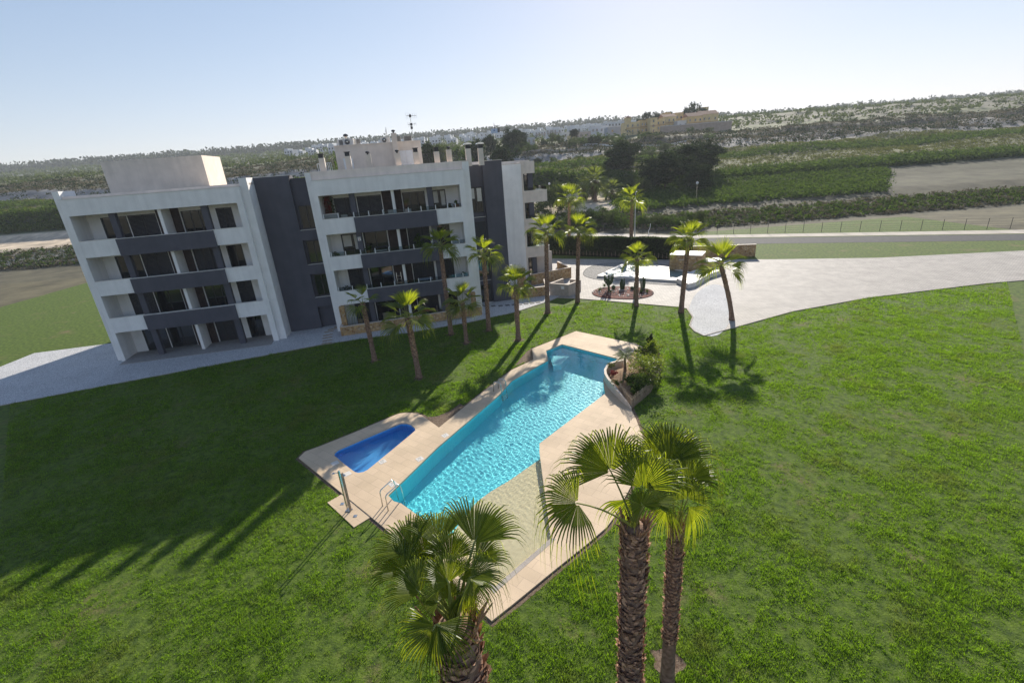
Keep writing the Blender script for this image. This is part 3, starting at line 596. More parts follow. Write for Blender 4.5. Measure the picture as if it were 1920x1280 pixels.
# dark stair tower with glazed strip
part('tower_wall', M['grey'], (.14, 1.85, 3.9, 5, 0, 13.60), label='recessed dark grey strip')
part('tower_wall', M['grey'], (1.85, 3.72, 3.45, 5, 0, 13.86), label='tall dark grey slab')
part('tower_wall', M['white'], (.14, 3.72, 5, 14, 0, 13.45)); part('roof_coping', M['basin_white'], (1.8, 3.76, 3.41, 4.0, 13.86, 13.90)); part('roof_coping', M['basin_white'], (.14, 1.8, 3.86, 4.2, 13.60, 13.64))
for k, zz in enumerate((8.75, 5.55, 2.35)):
    part('tower_sill', M['basin_white'], (.2, 1.8, 3.82, 3.9, zz-.03, zz+.01))
for (z0, z1, kd) in ((9.2, 11.6, 'painted_reflection'), (6.0, 8.3, 'shutter'), (2.8, 5.0, 'glass')): window(.28, 1.68, z0, z1, 3.86, kd, 2)
window(.28, 1.68, .1, 1.9, 3.86, 'glass', 1)
# white wing to the right with corner balconies
part('wing_wall', M['white'], (3.72, 7.05, 9.5, 16, 0, 13.40)); part('roof_coping', M['cream'], (3.72, 7.07, 9.46, 9.8, 13.40, 13.45))
part('roof_parapet', M['cream'], (3.72, 8.7, 12.0, 12.3, 13.4, 13.75))
part('wing_roof_slab', M['cream'], (7.05, 8.72, 10, 16, 12.34, 13.60), label='cream roof band over the corner balconies')
part('wing_wall', M['cream'], (7.05, 7.38, 10, 16, 0, 12.34), (7.38, 9.2, 15, 16, 0, 12.34))
for (zr, zb) in ((10.47, 9.22), (7.42, 6.15), (4.22, 2.98)):
    part('balcony_parapet', M['cream'], (7.38, 10.05, 10, 10.16, zb, zr), (9.9, 10.05, 10.16, 15, zb, zr), label='cream corner balcony parapet')
    part('balcony_floor', M['cream'], (7.38, 9.9, 10.16, 15, zb, zb+.22)); part('parapet_coping', M['basin_white'], (7.38, 10.08, 9.97, 10.19, zr, zr+.03))
    part('railing_glass', M['railglass'], (7.42, 10.0, 10.08, 10.095, zr+.03, zr+.38)); part('railing_glass', M['railglass'], (9.97, 9.985, 10.1, 15, zr+.03, zr+.38))
for (z0, z1) in ((9.44, 12.34), (6.37, 9.22), (3.2, 6.15), (.6, 2.98)):
    part('column', M['grey'], (7.95, 8.52, 10.25, 10.7, z0, z1)); 
    fr = MB(); fr.box(7.38, 7.60, 10.4, 12.6, z0, z1-.05); fr.build('door_frame', M['frame'], AB)
    window(7.62, 9.1, z0, z1-.3, 14.9, 'glass', 2)
part('patio_wall', M['cream'], (8.52, 11.1, 12.6, 12.85, .5, 3.0), (8.3, 12.6, 10.0, 10.1, .3, .55)); part('patio_floor', M['tilefloor'], (3.72, 12.6, 3.75, 12.6, .0, .5) if False else (7.38, 12.2, 10.1, 12.6, .3, .5))
# penthouse and roof furniture that belongs to the building
part('penthouse', M['cream'], (-11.4, -3.6, 5, 9.5, 13.5, 16.05)); part('roof_coping', M['cream'], (-11.45, -3.55, 4.95, 5.3, 16.05, 16.12), (-11.45, -11.15, 5.3, 9.5, 16.05, 16.12), (-3.85, -3.55, 5.3, 9.5, 16.05, 16.12))
part('roof_door', M['whitemetal'], (-5.74, -5.1, 4.93, 4.99, 13.55, 15.32), (-5.08, -4.45, 4.93, 4.99, 13.55, 15.32)); part('roof_door', M['whitemetal'], (-10.8, -9.95, 4.93, 4.99, 13.55, 15.0))
def chimney(s, t, w_, z0, z1, cap):
    o = part('chimney', M['cream'], (s-w_/2, s+w_/2, t, t+w_, z0, z1))
    if cap == 'box':
        mb = MB(); mb.box(s-w_/2+.04, s+w_/2-.04, t+.04, t+w_-.04, z1, z1+.3); mb.build('chimney_grille', M['darkmetal'], o); mb = MB(); mb.box(s-w_/2-.02, s+w_/2+.02, t-.02, t+w_+.02, z1+.3, z1+.35); mb.build('chimney_cap', M['darkmetal'], o)
    elif cap == 'hood':
        mb = MB(); mb.box(s-w_/2+.04, s+w_/2-.04, t+.04, t+w_-.04, z1, z1+.32); mb.build('chimney_grille', M['darkmetal'], o)
        mb = MB(); n = 8; pts = [(math.cos(math.pi*i/n), math.sin(math.pi*i/n)) for i in range(n+1)]
        vs = [(s+c*(w_/2+.12), t-.08, z1+.34+.16*q) for c, q in pts]+[(s+c*(w_/2+.12), t+w_+.08, z1+.34+.16*q) for c, q in pts]
        mb.add(vs, [(i, i+1, i+n+2, i+n+1) for i in range(n)]+[tuple(range(n+1))[::-1], tuple(range(n+1, 2*n+2))]); mb.build('chimney_cap', M['metal'], o)
    else:
        mb = MB(); cx_, cy_ = s, t+w_/2
        mb.tube([(cx_, cy_, z1-.02), (cx_, cy_, z1+.12)], .08, 10); mb.tube([(cx_, cy_, z1+.12), (cx_, cy_, z1+.16), (cx_, cy_, z1+.24), (cx_, cy_, z1+.28)], [.15, .18, .17, .08], 12); mb.build('chimney_cap', M['darkmetal'], o)
for (x0, x1, ytop, ybase, cap) in ((-20, 50, 625, 740, 'box'), (248, 306, 605, 738, 'box'), (456, 500, 590, 720, 'pot'), (748, 795, 575, 700, 'pot'), (930, 980, 565, 690, 'box'), (1132, 1192, 560, 680, 'box'), (1258, 1310, 540, 665, 'pot'), (1450, 1502, 530, 670, 'hood'), (1578, 1622, 525, 630, 'hood')):
    a = fp(c1(x0, ytop), 1.6); c_ = fp(c1(x1, ytop), 1.6); chimney((a[0]+c_[0])/2, 1.3, .46, 13.5, a[1], cap)
chimney(-5.95, 4.5, .5, 13.5, 16.85, 'pot')
def rail(name, s0, s1, t, z0, z1, m, n, diag=False):
    mb = MB(); mb.box(s0, s1, t, t+.04, z1-.04, z1); mb.box(s0, s1, t, t+.04, z0, z0+.04)
    for i in range(n+1):
        x = s0+(s1-s0)*i/n; mb.box(x-.02, x+.02, t+.004, t+.036, z0+.04, z1-.04)
        if diag and i < n:
            x2 = s0+(s1-s0)*(i+1)/n; mb.tube([(x, t+.02, z0+.04), (x2, t+.02, z1-.04)], .015, 4); mb.tube([(x, t+.02, z1-.04), (x2, t+.02, z0+.04)], .015, 4)
    return mb.build(name, m, AB)
rail('roof_railing', -3.45, .9, 12.5, 13.98, 15.15, M['darkmetal'], 12, True)
rail('roof_railing', -13.0, -11.8, 4.0, 13.5, 14.7, M['whitemetal'], 8)
# left wing, mostly beyond the picture's left edge
OL = -18.9
part('tower_wall', M['grey'], (-15.3, -13.6, 2.6, 4, 0, 13.6)); part('tower_wall', M['grey'], (-18.3+.05, -15.3, 2.2, 4, 0, 13.86)); part('wall', M['white'], (-18.4, -13.6, 4, 14, 0, 13.45)); part('roof_coping', M['basin_white'], (-18.4, -13.6, 2.2, 3.0, 13.86, 13.9))
for z in (3.0, 6.1, 9.2): part('balcony_parapet', M['grey'], (-15.3, -13.6, 2.2, 2.4, z-.9, z)); part('parapet_coping', M['basin_white'], (-15.3, -13.6, 2.18, 2.42, z, z+.03))
for z in (3.1, 6.2, 9.3): window(-15.1, -13.8, z, z+2.0, 2.57, 'glass', 2)
kk = [('glass', 'shutter', 'glass', 'shutter'), ('glass', 'shutter', 'shutter', 'glass'), ('shutter', 'glass', 'glass', 'shutter'), ('glass', 'glass', 'shutter', 'glass')]
block(OL+.65, False, kk)
part('wall', M['white'], (-13.6+OL+.65, .14+OL+.65, 2.6, 14, 0, 13.35)); part('roof', M['cream'], (-13.6+OL+.65, .14+OL+.65, .8, 14, 13.35, 13.5)); part('penthouse', M['cream'], (-11.4+OL, -3.6+OL, 5, 9.5, 13.5, 16.05))
def bl(s, t, z=0.):   # building coordinates -> world
    return (BO[0]+s*math.cos(BA)-t*math.sin(BA), BO[1]+s*math.sin(BA)+t*math.cos(BA), z)
# ---------------------------------------------------------------- roof things
def fan_unit(s, t, z, w_, h_, d_, face, rz=0., label=''):
    r_ = empty('air_conditioner', bl(s, t, z), BA+rz, label, 'air conditioner', 'air conditioning units on the flat roof')
    mb = MB(); mb.box(-w_/2, w_/2, 0, d_, .06, h_); mb.box(-w_/2+.05, -w_/2+.12, 0, d_, 0, .06); mb.box(w_/2-.12, w_/2-.05, 0, d_, 0, .06); mb.build('casing', M['basin_white'], r_)
    if face:
        mb = MB(); mb.tube([(-w_*.08, -.03, h_*.52), (-w_*.08, .01, h_*.52)], h_*.38, 20)
        f_ = mb.build('fan_grille', M['darkmetal'], r_); mb = MB()
        for rr in (.12, .22, .32): mb.tube([(-w_*.08+h_*rr*math.cos(a), -.05, h_*.52+h_*rr*math.sin(a)) for a in [2*math.pi*i/16 for i in range(17)]], .008, 4)
        mb.tube([(-w_*.08, -.06, h_*.52), (-w_*.08, -.03, h_*.52)], .05, 8); mb.build('fan_ring', M['metal'], f_)
    else:
        mb = MB(); k = .1
        while k < h_-.06: mb.box(-w_/2+.05, w_/2-.05, -.02, 0, k, k+.025); k += .05
        mb.build('grille', M['darkmetal'], r_)
    return r_
ZP = 16.12
for (x0, x1, y0, y1, face, rz, lab) in ((190, 228, 425, 490, 0, .5, 'narrow air conditioner seen edge on, leftmost on the penthouse roof'), (232, 325, 412, 488, 1, 0, 'big air conditioner with round fan on the left half of the penthouse roof'), (360, 398, 415, 478, 0, .5, 'slim air conditioner right of the big left fan unit'),
        (605, 692, 396, 460, 1, 0, 'air conditioner with round fan just left of the tall roof chimney'), (762, 804, 390, 455, 0, 0, 'dark backed air conditioner just right of the tall roof chimney'), (838, 912, 384, 445, 0, 0, 'dark grilled air conditioner at the right end of the penthouse roof')):
    a = fp(c1(x0, y1), 6); c_ = fp(c1(x1, y0), 6); fan_unit((a[0]+c_[0])/2, 6, ZP, c_[0]-a[0], c_[1]-a[1]+.02, .34, face, rz, lab)
for (s, t, lab) in ((fp(c1(256, 400), 7.5)[0], 7.5, 'dark mushroom shaped vent behind the big left fan unit'),):
    r_ = empty('roof_vent', bl(s, t, 16.05), BA, lab, 'vent'); mb = MB(); mb.tube([(0, 0, 0), (0, 0, 1.0)], .1, 10); mb.build('pipe', M['cream'], r_); mb = MB(); mb.tube([(0, 0, .95), (0, 0, 1.0), (0, 0, 1.12), (0, 0, 1.2)], [.2, .24, .22, .06], 12); mb.build('cowl', M['darkmetal'], r_)
dsh = empty('satellite_dish', bl(fp(c1(655, 380), 6.6)[0], 6.6, ZP), BA, 'pale satellite dish seen nearly edge on beside the roof fan unit', 'satellite dish')
mb = MB(); mb.tube([(0, 0, 0), (0, 0, .9)], .03, 8); mb.build('pole', M['metal'], dsh)
mb = MB(); n = 14; vs = [(.02, 0, 1.05)]+[(.12+.0, .42*math.cos(2*math.pi*i/n)*.5, 1.05+.42*math.sin(2*math.pi*i/n)) for i in range(n)]+[(.045, 0, 1.05)]+[(.145, .41*math.cos(2*math.pi*i/n)*.5, 1.05+.41*math.sin(2*math.pi*i/n)) for i in range(n)]
fs = [(0, 1+i, 1+(i+1) % n) for i in range(n)]+[(n+1, n+2+(i+1) % n, n+2+i) for i in range(n)]+[(1+i, n+2+i, n+2+(i+1) % n, 1+(i+1) % n) for i in range(n)]
mb.add(vs, fs); mb.build('dish', M['whitemetal'], dsh, smooth=True)
an = empty('tv_antenna', bl(fp(c1(945, 530), 5.6)[0], 5.6, ZP), BA, 'tall thin television aerial mast with comb antennas on the roof', 'antenna')
top_ = fp(c1(900, 180), 5.6); b0_ = fp(c1(945, 530), 5.6); H_ = top_[1]-ZP+.0; lean = 0.0
mb = MB(); mb.tube([(0, 0, 0), (0, 0, H_*.5), (0, 0, H_)], [.035, .028, .02], 8); mb.build('mast', M['metal'], an)
def yagi(z, L_, n, ang, w_):
    mb = MB(); ca_, sa = math.cos(ang), math.sin(ang); mb.tube([(-L_*.4*ca_, -L_*.4*sa, z), (L_*.6*ca_, L_*.6*sa, z)], .015, 6)
    for i in range(n):
        q = -L_*.4+L_*i/(n-1); x, y = q*ca_, q*sa; mb.tube([(x, y, z-w_*(1-.3*i/n)), (x, y, z+w_*(1-.3*i/n))], .008, 4)
    mb.box(-.1, .1, -.05, .05, z-.12, z+.1); mb.build('aerial', M['darkmetal'], an)
yagi(H_*.93, 1.0, 7, .3, .28); yagi(H_*.62, .8, 6, -.4, .22); yagi(H_*.5, .5, 5, 1.2, .12)
# ---------------------------------------------------------------- balcony things
def chair(s, t, z, rz, m, label, w_=.55):
    r_ = empty('balcony_chair', bl(s, t, z), BA+rz, label, 'chair', 'chairs on the balconies')
    mb = MB(); mb.box(-w_/2, w_/2, -.25, .25, .38, .46); mb.build('seat', m, r_)
    mb = MB(); mb.box(-w_/2, w_/2, .2, .26, .46, .95); mb.build('backrest', m, r_)
    for sx in (-1, 1):
        for sy in (-1, 1): mb = MB(); mb.tube([(sx*(w_/2-.04), sy*.21, 0), (sx*(w_/2-.04), sy*.21, .38)], .018, 6); mb.build('leg', M['metal'], r_)
    return r_
def table(s, t, z, w_, d_, h_, m, label, rz=0.):
    r_ = empty('balcony_table', bl(s, t, z), BA+rz, label, 'table', 'tables on the balconies')
    mb = MB(); mb.box(-w_/2, w_/2, -d_/2, d_/2, h_-.04, h_); mb.build('table_top', m, r_)
    for sx in (-1, 1):
        for sy in (-1, 1): mb = MB(); mb.tube([(sx*(w_/2-.05), sy*(d_/2-.05), 0), (sx*(w_/2-.05), sy*(d_/2-.05), h_-.04)], .02, 6); mb.build('leg', M['metal'], r_)
    return r_
z3, z2, z1_, zg = FL[0][0], FL[1][0], FL[2][0], .05
chair(-11.1, .7, z3+.25, 3.1, M['cushion'], 'pale chair next to the flower trellis on the top balcony'); chair(-7.15, .8, z3+.3, 3.3, M['cushion'], 'pale cushioned chair left of the white divider on the top balcony'); chair(-5.6, .9, z3+.25, 3.0, M['cushion'], 'pale chair right of the white divider on the top balcony')
table(-9.0, 1.0, z3, 1.3, .7, .74, M['wicker'], 'dark rattan table on the top floor balcony'); chair(-8.3, 1.2, z3, 1.6, M['wicker'], 'dark rattan chair on the top floor balcony')
table(-8.6, .9, z2, 1.2, .75, .95, M['basin_white'], 'white table behind the glass on the second floor balcony'); chair(-9.6, 1.0, z2, -1.5, M['wicker'], 'rattan chair left of the white table on the second floor'); chair(-7.6, 1.1, z2, 1.5, M['wicker'], 'rattan chair right of the white table on the second floor')
table(-4.9, .9, z1_, 1.2, .75, 1.05, M['panel_blue'], 'pale blue table on the first floor balcony beside the white divider'); chair(-5.8, 1.0, z1_, -1.5, M['wicker'], 'rattan chair beside the pale blue table on the first floor')
chair(-9.1, .9, zg, .2, M['wicker'], 'rattan chair on the ground floor terrace'); table(-5.2, 1.0, zg, 1.6, .8, .74, M['terracotta'], 'reddish table on the ground floor terrace'); chair(-4.0, 1.2, zg, 1.5, M['wicker'], 'rattan chair beside the reddish terrace table'); chair(-11.3, .4, zg, 2.6, M['metal'], 'steel garden chair near the stone pillar on the ground floor')
ld = empty('step_ladder', bl(-7.35, .9, z1_), BA, 'silver folding step ladder leaning on the first floor balcony', 'ladder')
for sx in (-.25, .25): mb = MB(); mb.tube([(sx, 0, 0), (sx*.8, .25, 1.9)], .022, 6); mb.build('rail', M['metal'], ld)
for k in range(1, 6): mb = MB(); mb.box(-.23, .23, .25*k/6-.03, .25*k/6+.05, 1.9*k/6-.015, 1.9*k/6+.015); mb.build('step', M['metal'], ld)
for (s, zz, lab) in ((8.3, 9.44, 'white table on the top corner balcony'), (8.9, 6.37, 'white table on the middle corner balcony'), (8.7, 3.2, 'white table on the lowest corner balcony')): table(s, 11.2, zz, 1.2, .8, .95, M['basin_white'], lab)
for (s, zz, lab) in ((9.3, 9.44, 'white chair on the top corner balcony'), (8.3, 6.37, 'white chair on the middle corner balcony'), (9.4, 3.2, 'white chair on the lowest corner balcony')): chair(s, 11.0, zz+.2, 2.8, M['whitemetal'], lab)
ht = empty('house_number_sign', bl(-10.2, .33, 8.2), BA, 'small white square sign on the dark column of the second floor', 'sign'); mb = MB(); mb.box(-.13, .13, -.015, .0, -.16, .16); mb.build('plate', M['whitemetal'], ht); mb = MB(); mb.box(-.06, .06, -.02, -.016, -.09, -.01); mb.box(-.09, .09, -.02, -.016, .05, .09); mb.build('marks', M['terracotta'], ht)
# ================================================================== GARDEN WALLS, ENCLOSURE, FOUNTAIN
def wallrun(name, pts, th, z0, z1, m, cope, label, copem=None):
    """wall along plan points, closed coping on top"""
    r_ = empty(name, (pts[0][0], pts[0][1], 0), 0, label, 'wall'); ox, oy = pts[0]
    mb = MB(); mc = MB()
    for i in range(len(pts)-1):
        (ax, ay), (bx, by) = pts[i], pts[i+1]; d = Vector((bx-ax, by-ay, 0)); L_ = d.length; d.normalize(); nn = Vector((-d.y, d.x, 0))*th/2
        e = d*(th/2-.004*(i % 2)); q = [(ax-ox-e.x+nn.x, ay-oy-e.y+nn.y), (bx-ox+e.x+nn.x, by-oy+e.y+nn.y), (bx-ox+e.x-nn.x, by-oy+e.y-nn.y), (ax-ox-e.x-nn.x, ay-oy-e.y-nn.y)]
        mb.prism(q, z0, z1-.002*i)
        nn = nn*1.15; q = [(ax-ox-e.x+nn.x, ay-oy-e.y+nn.y), (bx-ox+e.x+nn.x, by-oy+e.y+nn.y), (bx-ox+e.x-nn.x, by-oy+e.y-nn.y), (ax-ox-e.x-nn.x, ay-oy-e.y-nn.y)]
        mc.prism(q, z1+.001*i, z1+cope+.001*i)
    mb.build('wall_face', m, r_); mc.build('coping', copem or M['coping'], r_)
    return r_
W0, W1 = g(c5(230, 690)), g(c5(1610, 480)); 
wallrun('stone_wall', [bl(-13.0, 1.8)[:2], W0, W1, bl(-.2, 1.2)[:2]], .22, 0, .82, M['stone'], .04, 'long low ochre stone wall in front of the ground floor terraces')
mb = MB(); mb.box(-.22, .22, -.22, .22, 0, 2.5); pl = mb.build('stone_pillar', M['stone']); pl.location = bl(-12.75, -.3); pl.rotation_euler.z = BA; tag(pl, 'tall ochre stone pillar at the left end of the low terrace wall', 'pillar')
mb = MB(); mb.box(-.22, .22, -.22, .22, 0, 2.3); pl = mb.build('stone_pillar', M['stone']); pl.location = bl(-.75, -.25); pl.rotation_euler.z = BA; tag(pl, 'ochre stone pillar at the right end of the terraces beside the palms', 'pillar')
mb = MB(); mb.box(-.45, .45, -.2, .2, 0, 2.6); pl = mb.build('stone_pillar', M['stone']); pl.location = bl(5.6, 6.4); pl.rotation_euler.z = BA; tag(pl, 'ochre stone pier in the patio behind the palm by the dark tower', 'pillar')
wallrun('stone_wall', [bl(3.72, 3.6)[:2], bl(7.6, 3.45)[:2], bl(8.3, 6.6)[:2]], .22, 0, .98, M['stone'], .05, 'low ochre stone wall of the patio right of the dark tower')
U0 = gst(c7(880, 700)); wallrun('stone_wall', [bl(7.4, 8.6)[:2], bl(12.5, 9.9)[:2], bl(12.3, 14.0)[:2]], .22, 0, 1.25, M['stone'], .05, 'far ochre stone wall of the raised patio beside the pale corner balconies')
part('patio_floor', M['tilefloor'], (3.72, 7.5, 3.72, 9.5, -.1, .04))
# utility enclosure
B = [g(c7(1050, 905)), g(c7(1330, 932)), g(c7(1441, 885)), None]; bA, bB, bC = [Vector((*q, 0)) for q in B[:3]]
bC = bB+(bC-bB)*1.7; bD = bA+(bC-bB); bx = empty('utility_enclosure', (bB.x, bB.y, 0), 0, 'open topped grey brown concrete enclosure at the corner of the lawn', 'enclosure')
ux = (bA-bB).normalized(); uy = (bC-bB).normalized(); Lx = (bA-bB).length; Ly = (bC-bB).length
def encl(a0, a1, b0, b1, z0, z1, name, m):
    mb = MB(); q = [ux*a+uy*b_ for a, b_ in ((a0, b0), (a1, b0), (a1, b1), (a0, b1))]; mb.prism([(v.x, v.y) for v in q], z0, z1); return mb.build(name, m, bx)
for nm_, (a0, a1, b0, b1) in (('front', (0, Lx, 0, .16)), ('side', (0, .16, .16, Ly-.16)), ('back', (0, Lx*.55, Ly-.16, Ly)), ('left', (Lx-.16, Lx, .16, Ly))):
    encl(a0, a1, b0, b1, 0, 1.25, 'wall_panel', M['concrete']); encl(a0-.02, a1+.02, b0-.02 if b0 == 0 else b0, b1 if b1 < Ly else b1+.02, 1.25, 1.31, 'coping', M['coping'])
encl(.16, Lx-.16, .16, Ly-.16, 0, .03, 'floor', M['tilefloor']); encl(Lx*.3, Lx*.33, -.015, 0, .95, 1.2, 'sign_plate', M['whitemetal']) if False else None
mb = MB(); q = ux*Lx*.22; mb.prism([((q+ux*a+uy*b_).x, (q+ux*a+uy*b_).y) for a, b_ in ((0, -.02), (.35, -.02), (.35, -.001), (0, -.001))], .78, 1.08); mb.build('notice', M['whitemetal'], bx)
# fountain
fo = G([(1119.4, 520.5), (1166, 498.5), (1231, 500), (1262, 506), (1299, 515), (1268, 529.5)]); fr_ = Vector((*fo[0], 0))
FB = empty('raised_fountain', (fo[0][0], fo[0][1], 0), 0, 'low white rimmed fountain pool on the pebble bed', 'fountain')
loc = ccw([(x-fo[0][0], y-fo[0][1]) for x, y in fo]); cxm = sum(p_[0] for p_ in loc)/6; cym = sum(p_[1] for p_ in loc)/6
inn = off(loc, .42); n = len(loc); mb = MB(); zr = .26
mb.add([(x, y, zr) for x, y in loc]+[(x, y, zr) for x, y in inn], [(i, (i+1) % n, (i+1) % n+n, i+n) for i in range(n)])
mb.add([(x, y, .0) for x, y in loc]+[(x, y, zr) for x, y in loc], [(i, (i+1) % n, (i+1) % n+n, i+n) for i in range(n)])
mb.add([(x, y, -.15+.2) for x, y in inn]+[(x, y, zr) for x, y in inn], [(i, i+n, (i+1) % n+n, (i+1) % n) for i in range(n)]); mb.build('basin_rim', M['basin_white'], FB)
mb = MB(); mb.prism(inn, .03, .06, bottom=False, sides=False); mb.build('basin_floor', M['basin_white'], FB)
mb = MB(); mb.prism(inn, .1, .2, bottom=False, sides=False); fwo = mb.build('fountain_water', M['fountwater']); fwo.location = FB.location; struct(fwo, 'glaring sunlit water of the raised fountain pool')
S0 = g(c8(1395, 548)); S1 = at(1300, 510, 53.5)
def worldbox(p0, ang, lx, ly, z0, z1, mb):
    ca_, sa = math.cos(ang), math.sin(ang); mb.prism([(p0[0]+a*ca_-b_*sa, p0[1]+a*sa+b_*ca_) for a, b_ in ((0, 0), (lx, 0), (lx, ly), (0, ly))], z0, z1)
sb = empty('stone_waterfall_block', (S0[0], S0[1], 0), R(-32), 'tall ochre stone block with white top beside the fountain pool', 'stone block')
mb = MB(); mb.box(0, 3.6, 0, 2.6, 0, 1.95); mb.build('block', M['stone'], sb); mb = MB(); mb.box(-.03, 3.63, -.03, 2.63, 1.95, 2.03); mb.build('top_slab', M['basin_white'], sb); mb = MB(); mb.box(1.1, 2.3, -.22, -.03, 1.42, 1.5); mb.build('spout', M['coping'], sb)
p2_ = Vector(S0+(0,))+Vector((3.6*math.cos(R(-32)), 3.6*math.sin(R(-32)), 0))
sb2 = empty('stone_waterfall_block', (p2_.x, p2_.y, 0), R(-8), 'lower ochre stone block right of the tall waterfall block', 'stone block'); mb = MB(); mb.box(.01, 2.6, .3, 2.3, 0, 1.15); mb.build('block', M['stone'], sb2); mb = MB(); mb.box(0, 2.63, .27, 2.33, 1.15, 1.21); mb.build('top_slab', M['basin_white'], sb2)
p3 = at(1279, 476, 62.0); sw = empty('stone_wall', (p3.x, p3.y, 0), R(-14), 'ochre stone wall behind the waterfall block at the right edge', 'wall'); mb = MB(); mb.box(0, 9, 0, .3, 0, p3.z+.9); mb.build('wall_face', M['stone'], sw); mb = MB(); mb.box(-.03, 9.03, -.03, .33, p3.z+.9, p3.z+.96); mb.build('coping', M['coping'], sw)
rm = G([(1268, 530), (1299, 515.5), (1316, 511), (1345, 507), (1360, 512), (1330, 522), (1303, 538), (1290, 541)]); mb = MB(); o_ = rm[0]; mb.prism([(x-o_[0], y-o_[1]) for x, y in rm], 0, .5); r2 = mb.build('white_ramp', M['basin_white']); r2.location = (o_[0], o_[1], .02); tag(r2, 'smooth white curved ledge right of the fountain pool', 'ledge')
# cactus bed
bed = empty('planting_bed', (*g((1167, 549)), 0), 0, 'oval bed of dark red mulch with pale stone rings on the plaza', 'planting bed'); bc = g((1167, 549))
e0, e1_ = g((1110.6, 547)), g((1224, 552)); f0, f1 = g((1167, 537.5)), g((1167, 560)); rx = math.dist(e0, e1_)/2; ry = math.dist(f0, f1)/2; ba = math.atan2(e1_[1]-e0[1], e1_[0]-e0[0])
def bedpt(a, b_): x, y = a*rx, b_*ry; return (x*math.cos(ba)-y*math.sin(ba), x*math.sin(ba)+y*math.cos(ba))
ov = [bedpt(math.copysign(abs(math.cos(t))**.8, math.cos(t)), math.sin(t)) for t in [2*math.pi*i/40 for i in range(40)]]; mb = MB(); mb.prism(ov, .0, .07); mb.build('mulch', mat('red_mulch', (.10, .03, .022), .95, .4, 12, bump=.9, bscale=40, col2=(.20, .07, .05)), bed)
ring_pts = [(-.86, -.1), (-.66, .25), (-.6, -.45), (-.3, .35), (-.25, -.35), (.0, .1), (.12, -.45), (.35, .3), (.35, -.5), (.62, -.1), (.6, -.65), (.85, .05), (-.05, .55), (.62, .5), (-.42, -.05)]
for i, (a, b_) in enumerate(ring_pts):
    x, y = bedpt(a, b_); mb = MB(); rr = .42+.08*math.sin(i*2.3)
    for k in range(16):
        t = 2*math.pi*k/16; s_ = .07+.02*math.sin(k*3+i); mb.tube([(x+rr*math.cos(t), y+rr*math.sin(t), .05), (x+rr*math.cos(t), y+rr*math.sin(t), .12)], [s_, s_*.6], 5)
    mb.build('stone_ring', M['greypebble'] if i % 3 else M['basin_white'], bed)
def cactus(name, px, kind, h_, label):
    x, y = g(px); r_ = empty(name, (x, y, .07), rnd.uniform(0, 6), label, 'cactus', 'cacti in the oval plaza bed'); q = random.Random(int(px[0]))
    if kind == 'branched':
        mb = MB(); mb.tube([(0, 0, 0), (.02, 0, h_*.4), (0, 0, h_*.95)], [.11, .12, .09], 8); mb.build('stem', M['cactus'], r_)
        for i in range(9):
            a = i*2.4; z0 = h_*(.22+.4*i/9); mb = MB(); d = .3+.25*q.random(); t_ = h_*(.7+.35*q.random()); mb.tube([(0, 0, z0), (d*math.cos(a)*.6, d*math.sin(a)*.6, z0+.15), (d*math.cos(a), d*math.sin(a), z0+.4), (d*math.cos(a)*1.1, d*math.sin(a)*1.1, t_)], [.07, .08, .085, .06], 7); mb.build('branch', M['cactus'], r_)
    elif kind == 'columns':
        for i in range(7):
            a = i*2.4; d = .16*(i > 0); mb = MB(); mb.tube([(d*math.cos(a), d*math.sin(a), 0), (d*1.3*math.cos(a), d*1.3*math.sin(a), h_*(.6+.4*q.random())*.5), (d*1.4*math.cos(a), d*1.4*math.sin(a), h_*(.65+.35*q.random()))], [.07, .09, .05], 7); mb.build('stem', M['cactus'], r_)
    elif kind == 'ball':
        mb = MB(); mb.tube([(0, 0, 0), (0, 0, h_*.2), (0, 0, h_*.5), (0, 0, h_*.8), (0, 0, h_)], [h_*.3, h_*.5, h_*.56, h_*.45, .02], 14); mb.build('stem', M['cactus'], r_)
    elif kind == 'pole':
        mb = MB(); mb.tube([(0, 0, 0), (.0, 0, h_*.5), (.02, 0, h_)], [.07, .08, .05], 8); mb.build('stem', M['cactus'], r_)
    else:
        mb = MB()
        for i in range(26):
            a = i*2.4; e = .3+1.0*(i/26); L_ = h_*(.7+.3*q.random()); d = Vector((math.cos(a)*math.cos(e), math.sin(a)*math.cos(e), math.sin(e))); sdv = Vector((-math.sin(a), math.cos(a), 0))*.03
            mb.add([sdv, -sdv, d*L_*.6+sdv*.8+Vector((0, 0, .02)), d*L_*.6-sdv*.8, d*L_], [(0, 1, 3, 2), (2, 3, 4)])
        mb.build('leaves', M['olive'], r_)
cactus('cactus', c8(492, 845), 'branched', 1.75, 'big many armed cactus at the left of the oval bed'); cactus('cactus', c8(695, 825), 'columns', 1.15, 'clump of upright columns in the middle of the oval bed'); cactus('cactus', c8(1000, 820), 'columns', 1.45, 'tall clump of columns right of the foreground palm trunk')
cactus('cactus', c8(872, 960), 'pole', 1.6, 'single thin pole cactus left of the palm trunk'); cactus('cactus', c8(562, 820), 'ball', .4, 'round ball cactus beside the many armed cactus'); cactus('cactus', c8(840, 830), 'ball', .35, 'round ball cactus left of the palm trunk')
for k, (p_, lab) in enumerate(((c8(355, 850), 'spiky agave at the left tip of the oval bed'), (c8(425, 790), 'small spiky agave behind the left stone ring'), (c8(1065, 880), 'spiky agave in the right half of the oval bed'), (c8(515, 880), 'spiky agave at the foot of the many armed cactus'), (c8(975, 880), 'spiky agave just right of the palm trunk'))): cactus('agave', p_, 'agave', .55, lab)
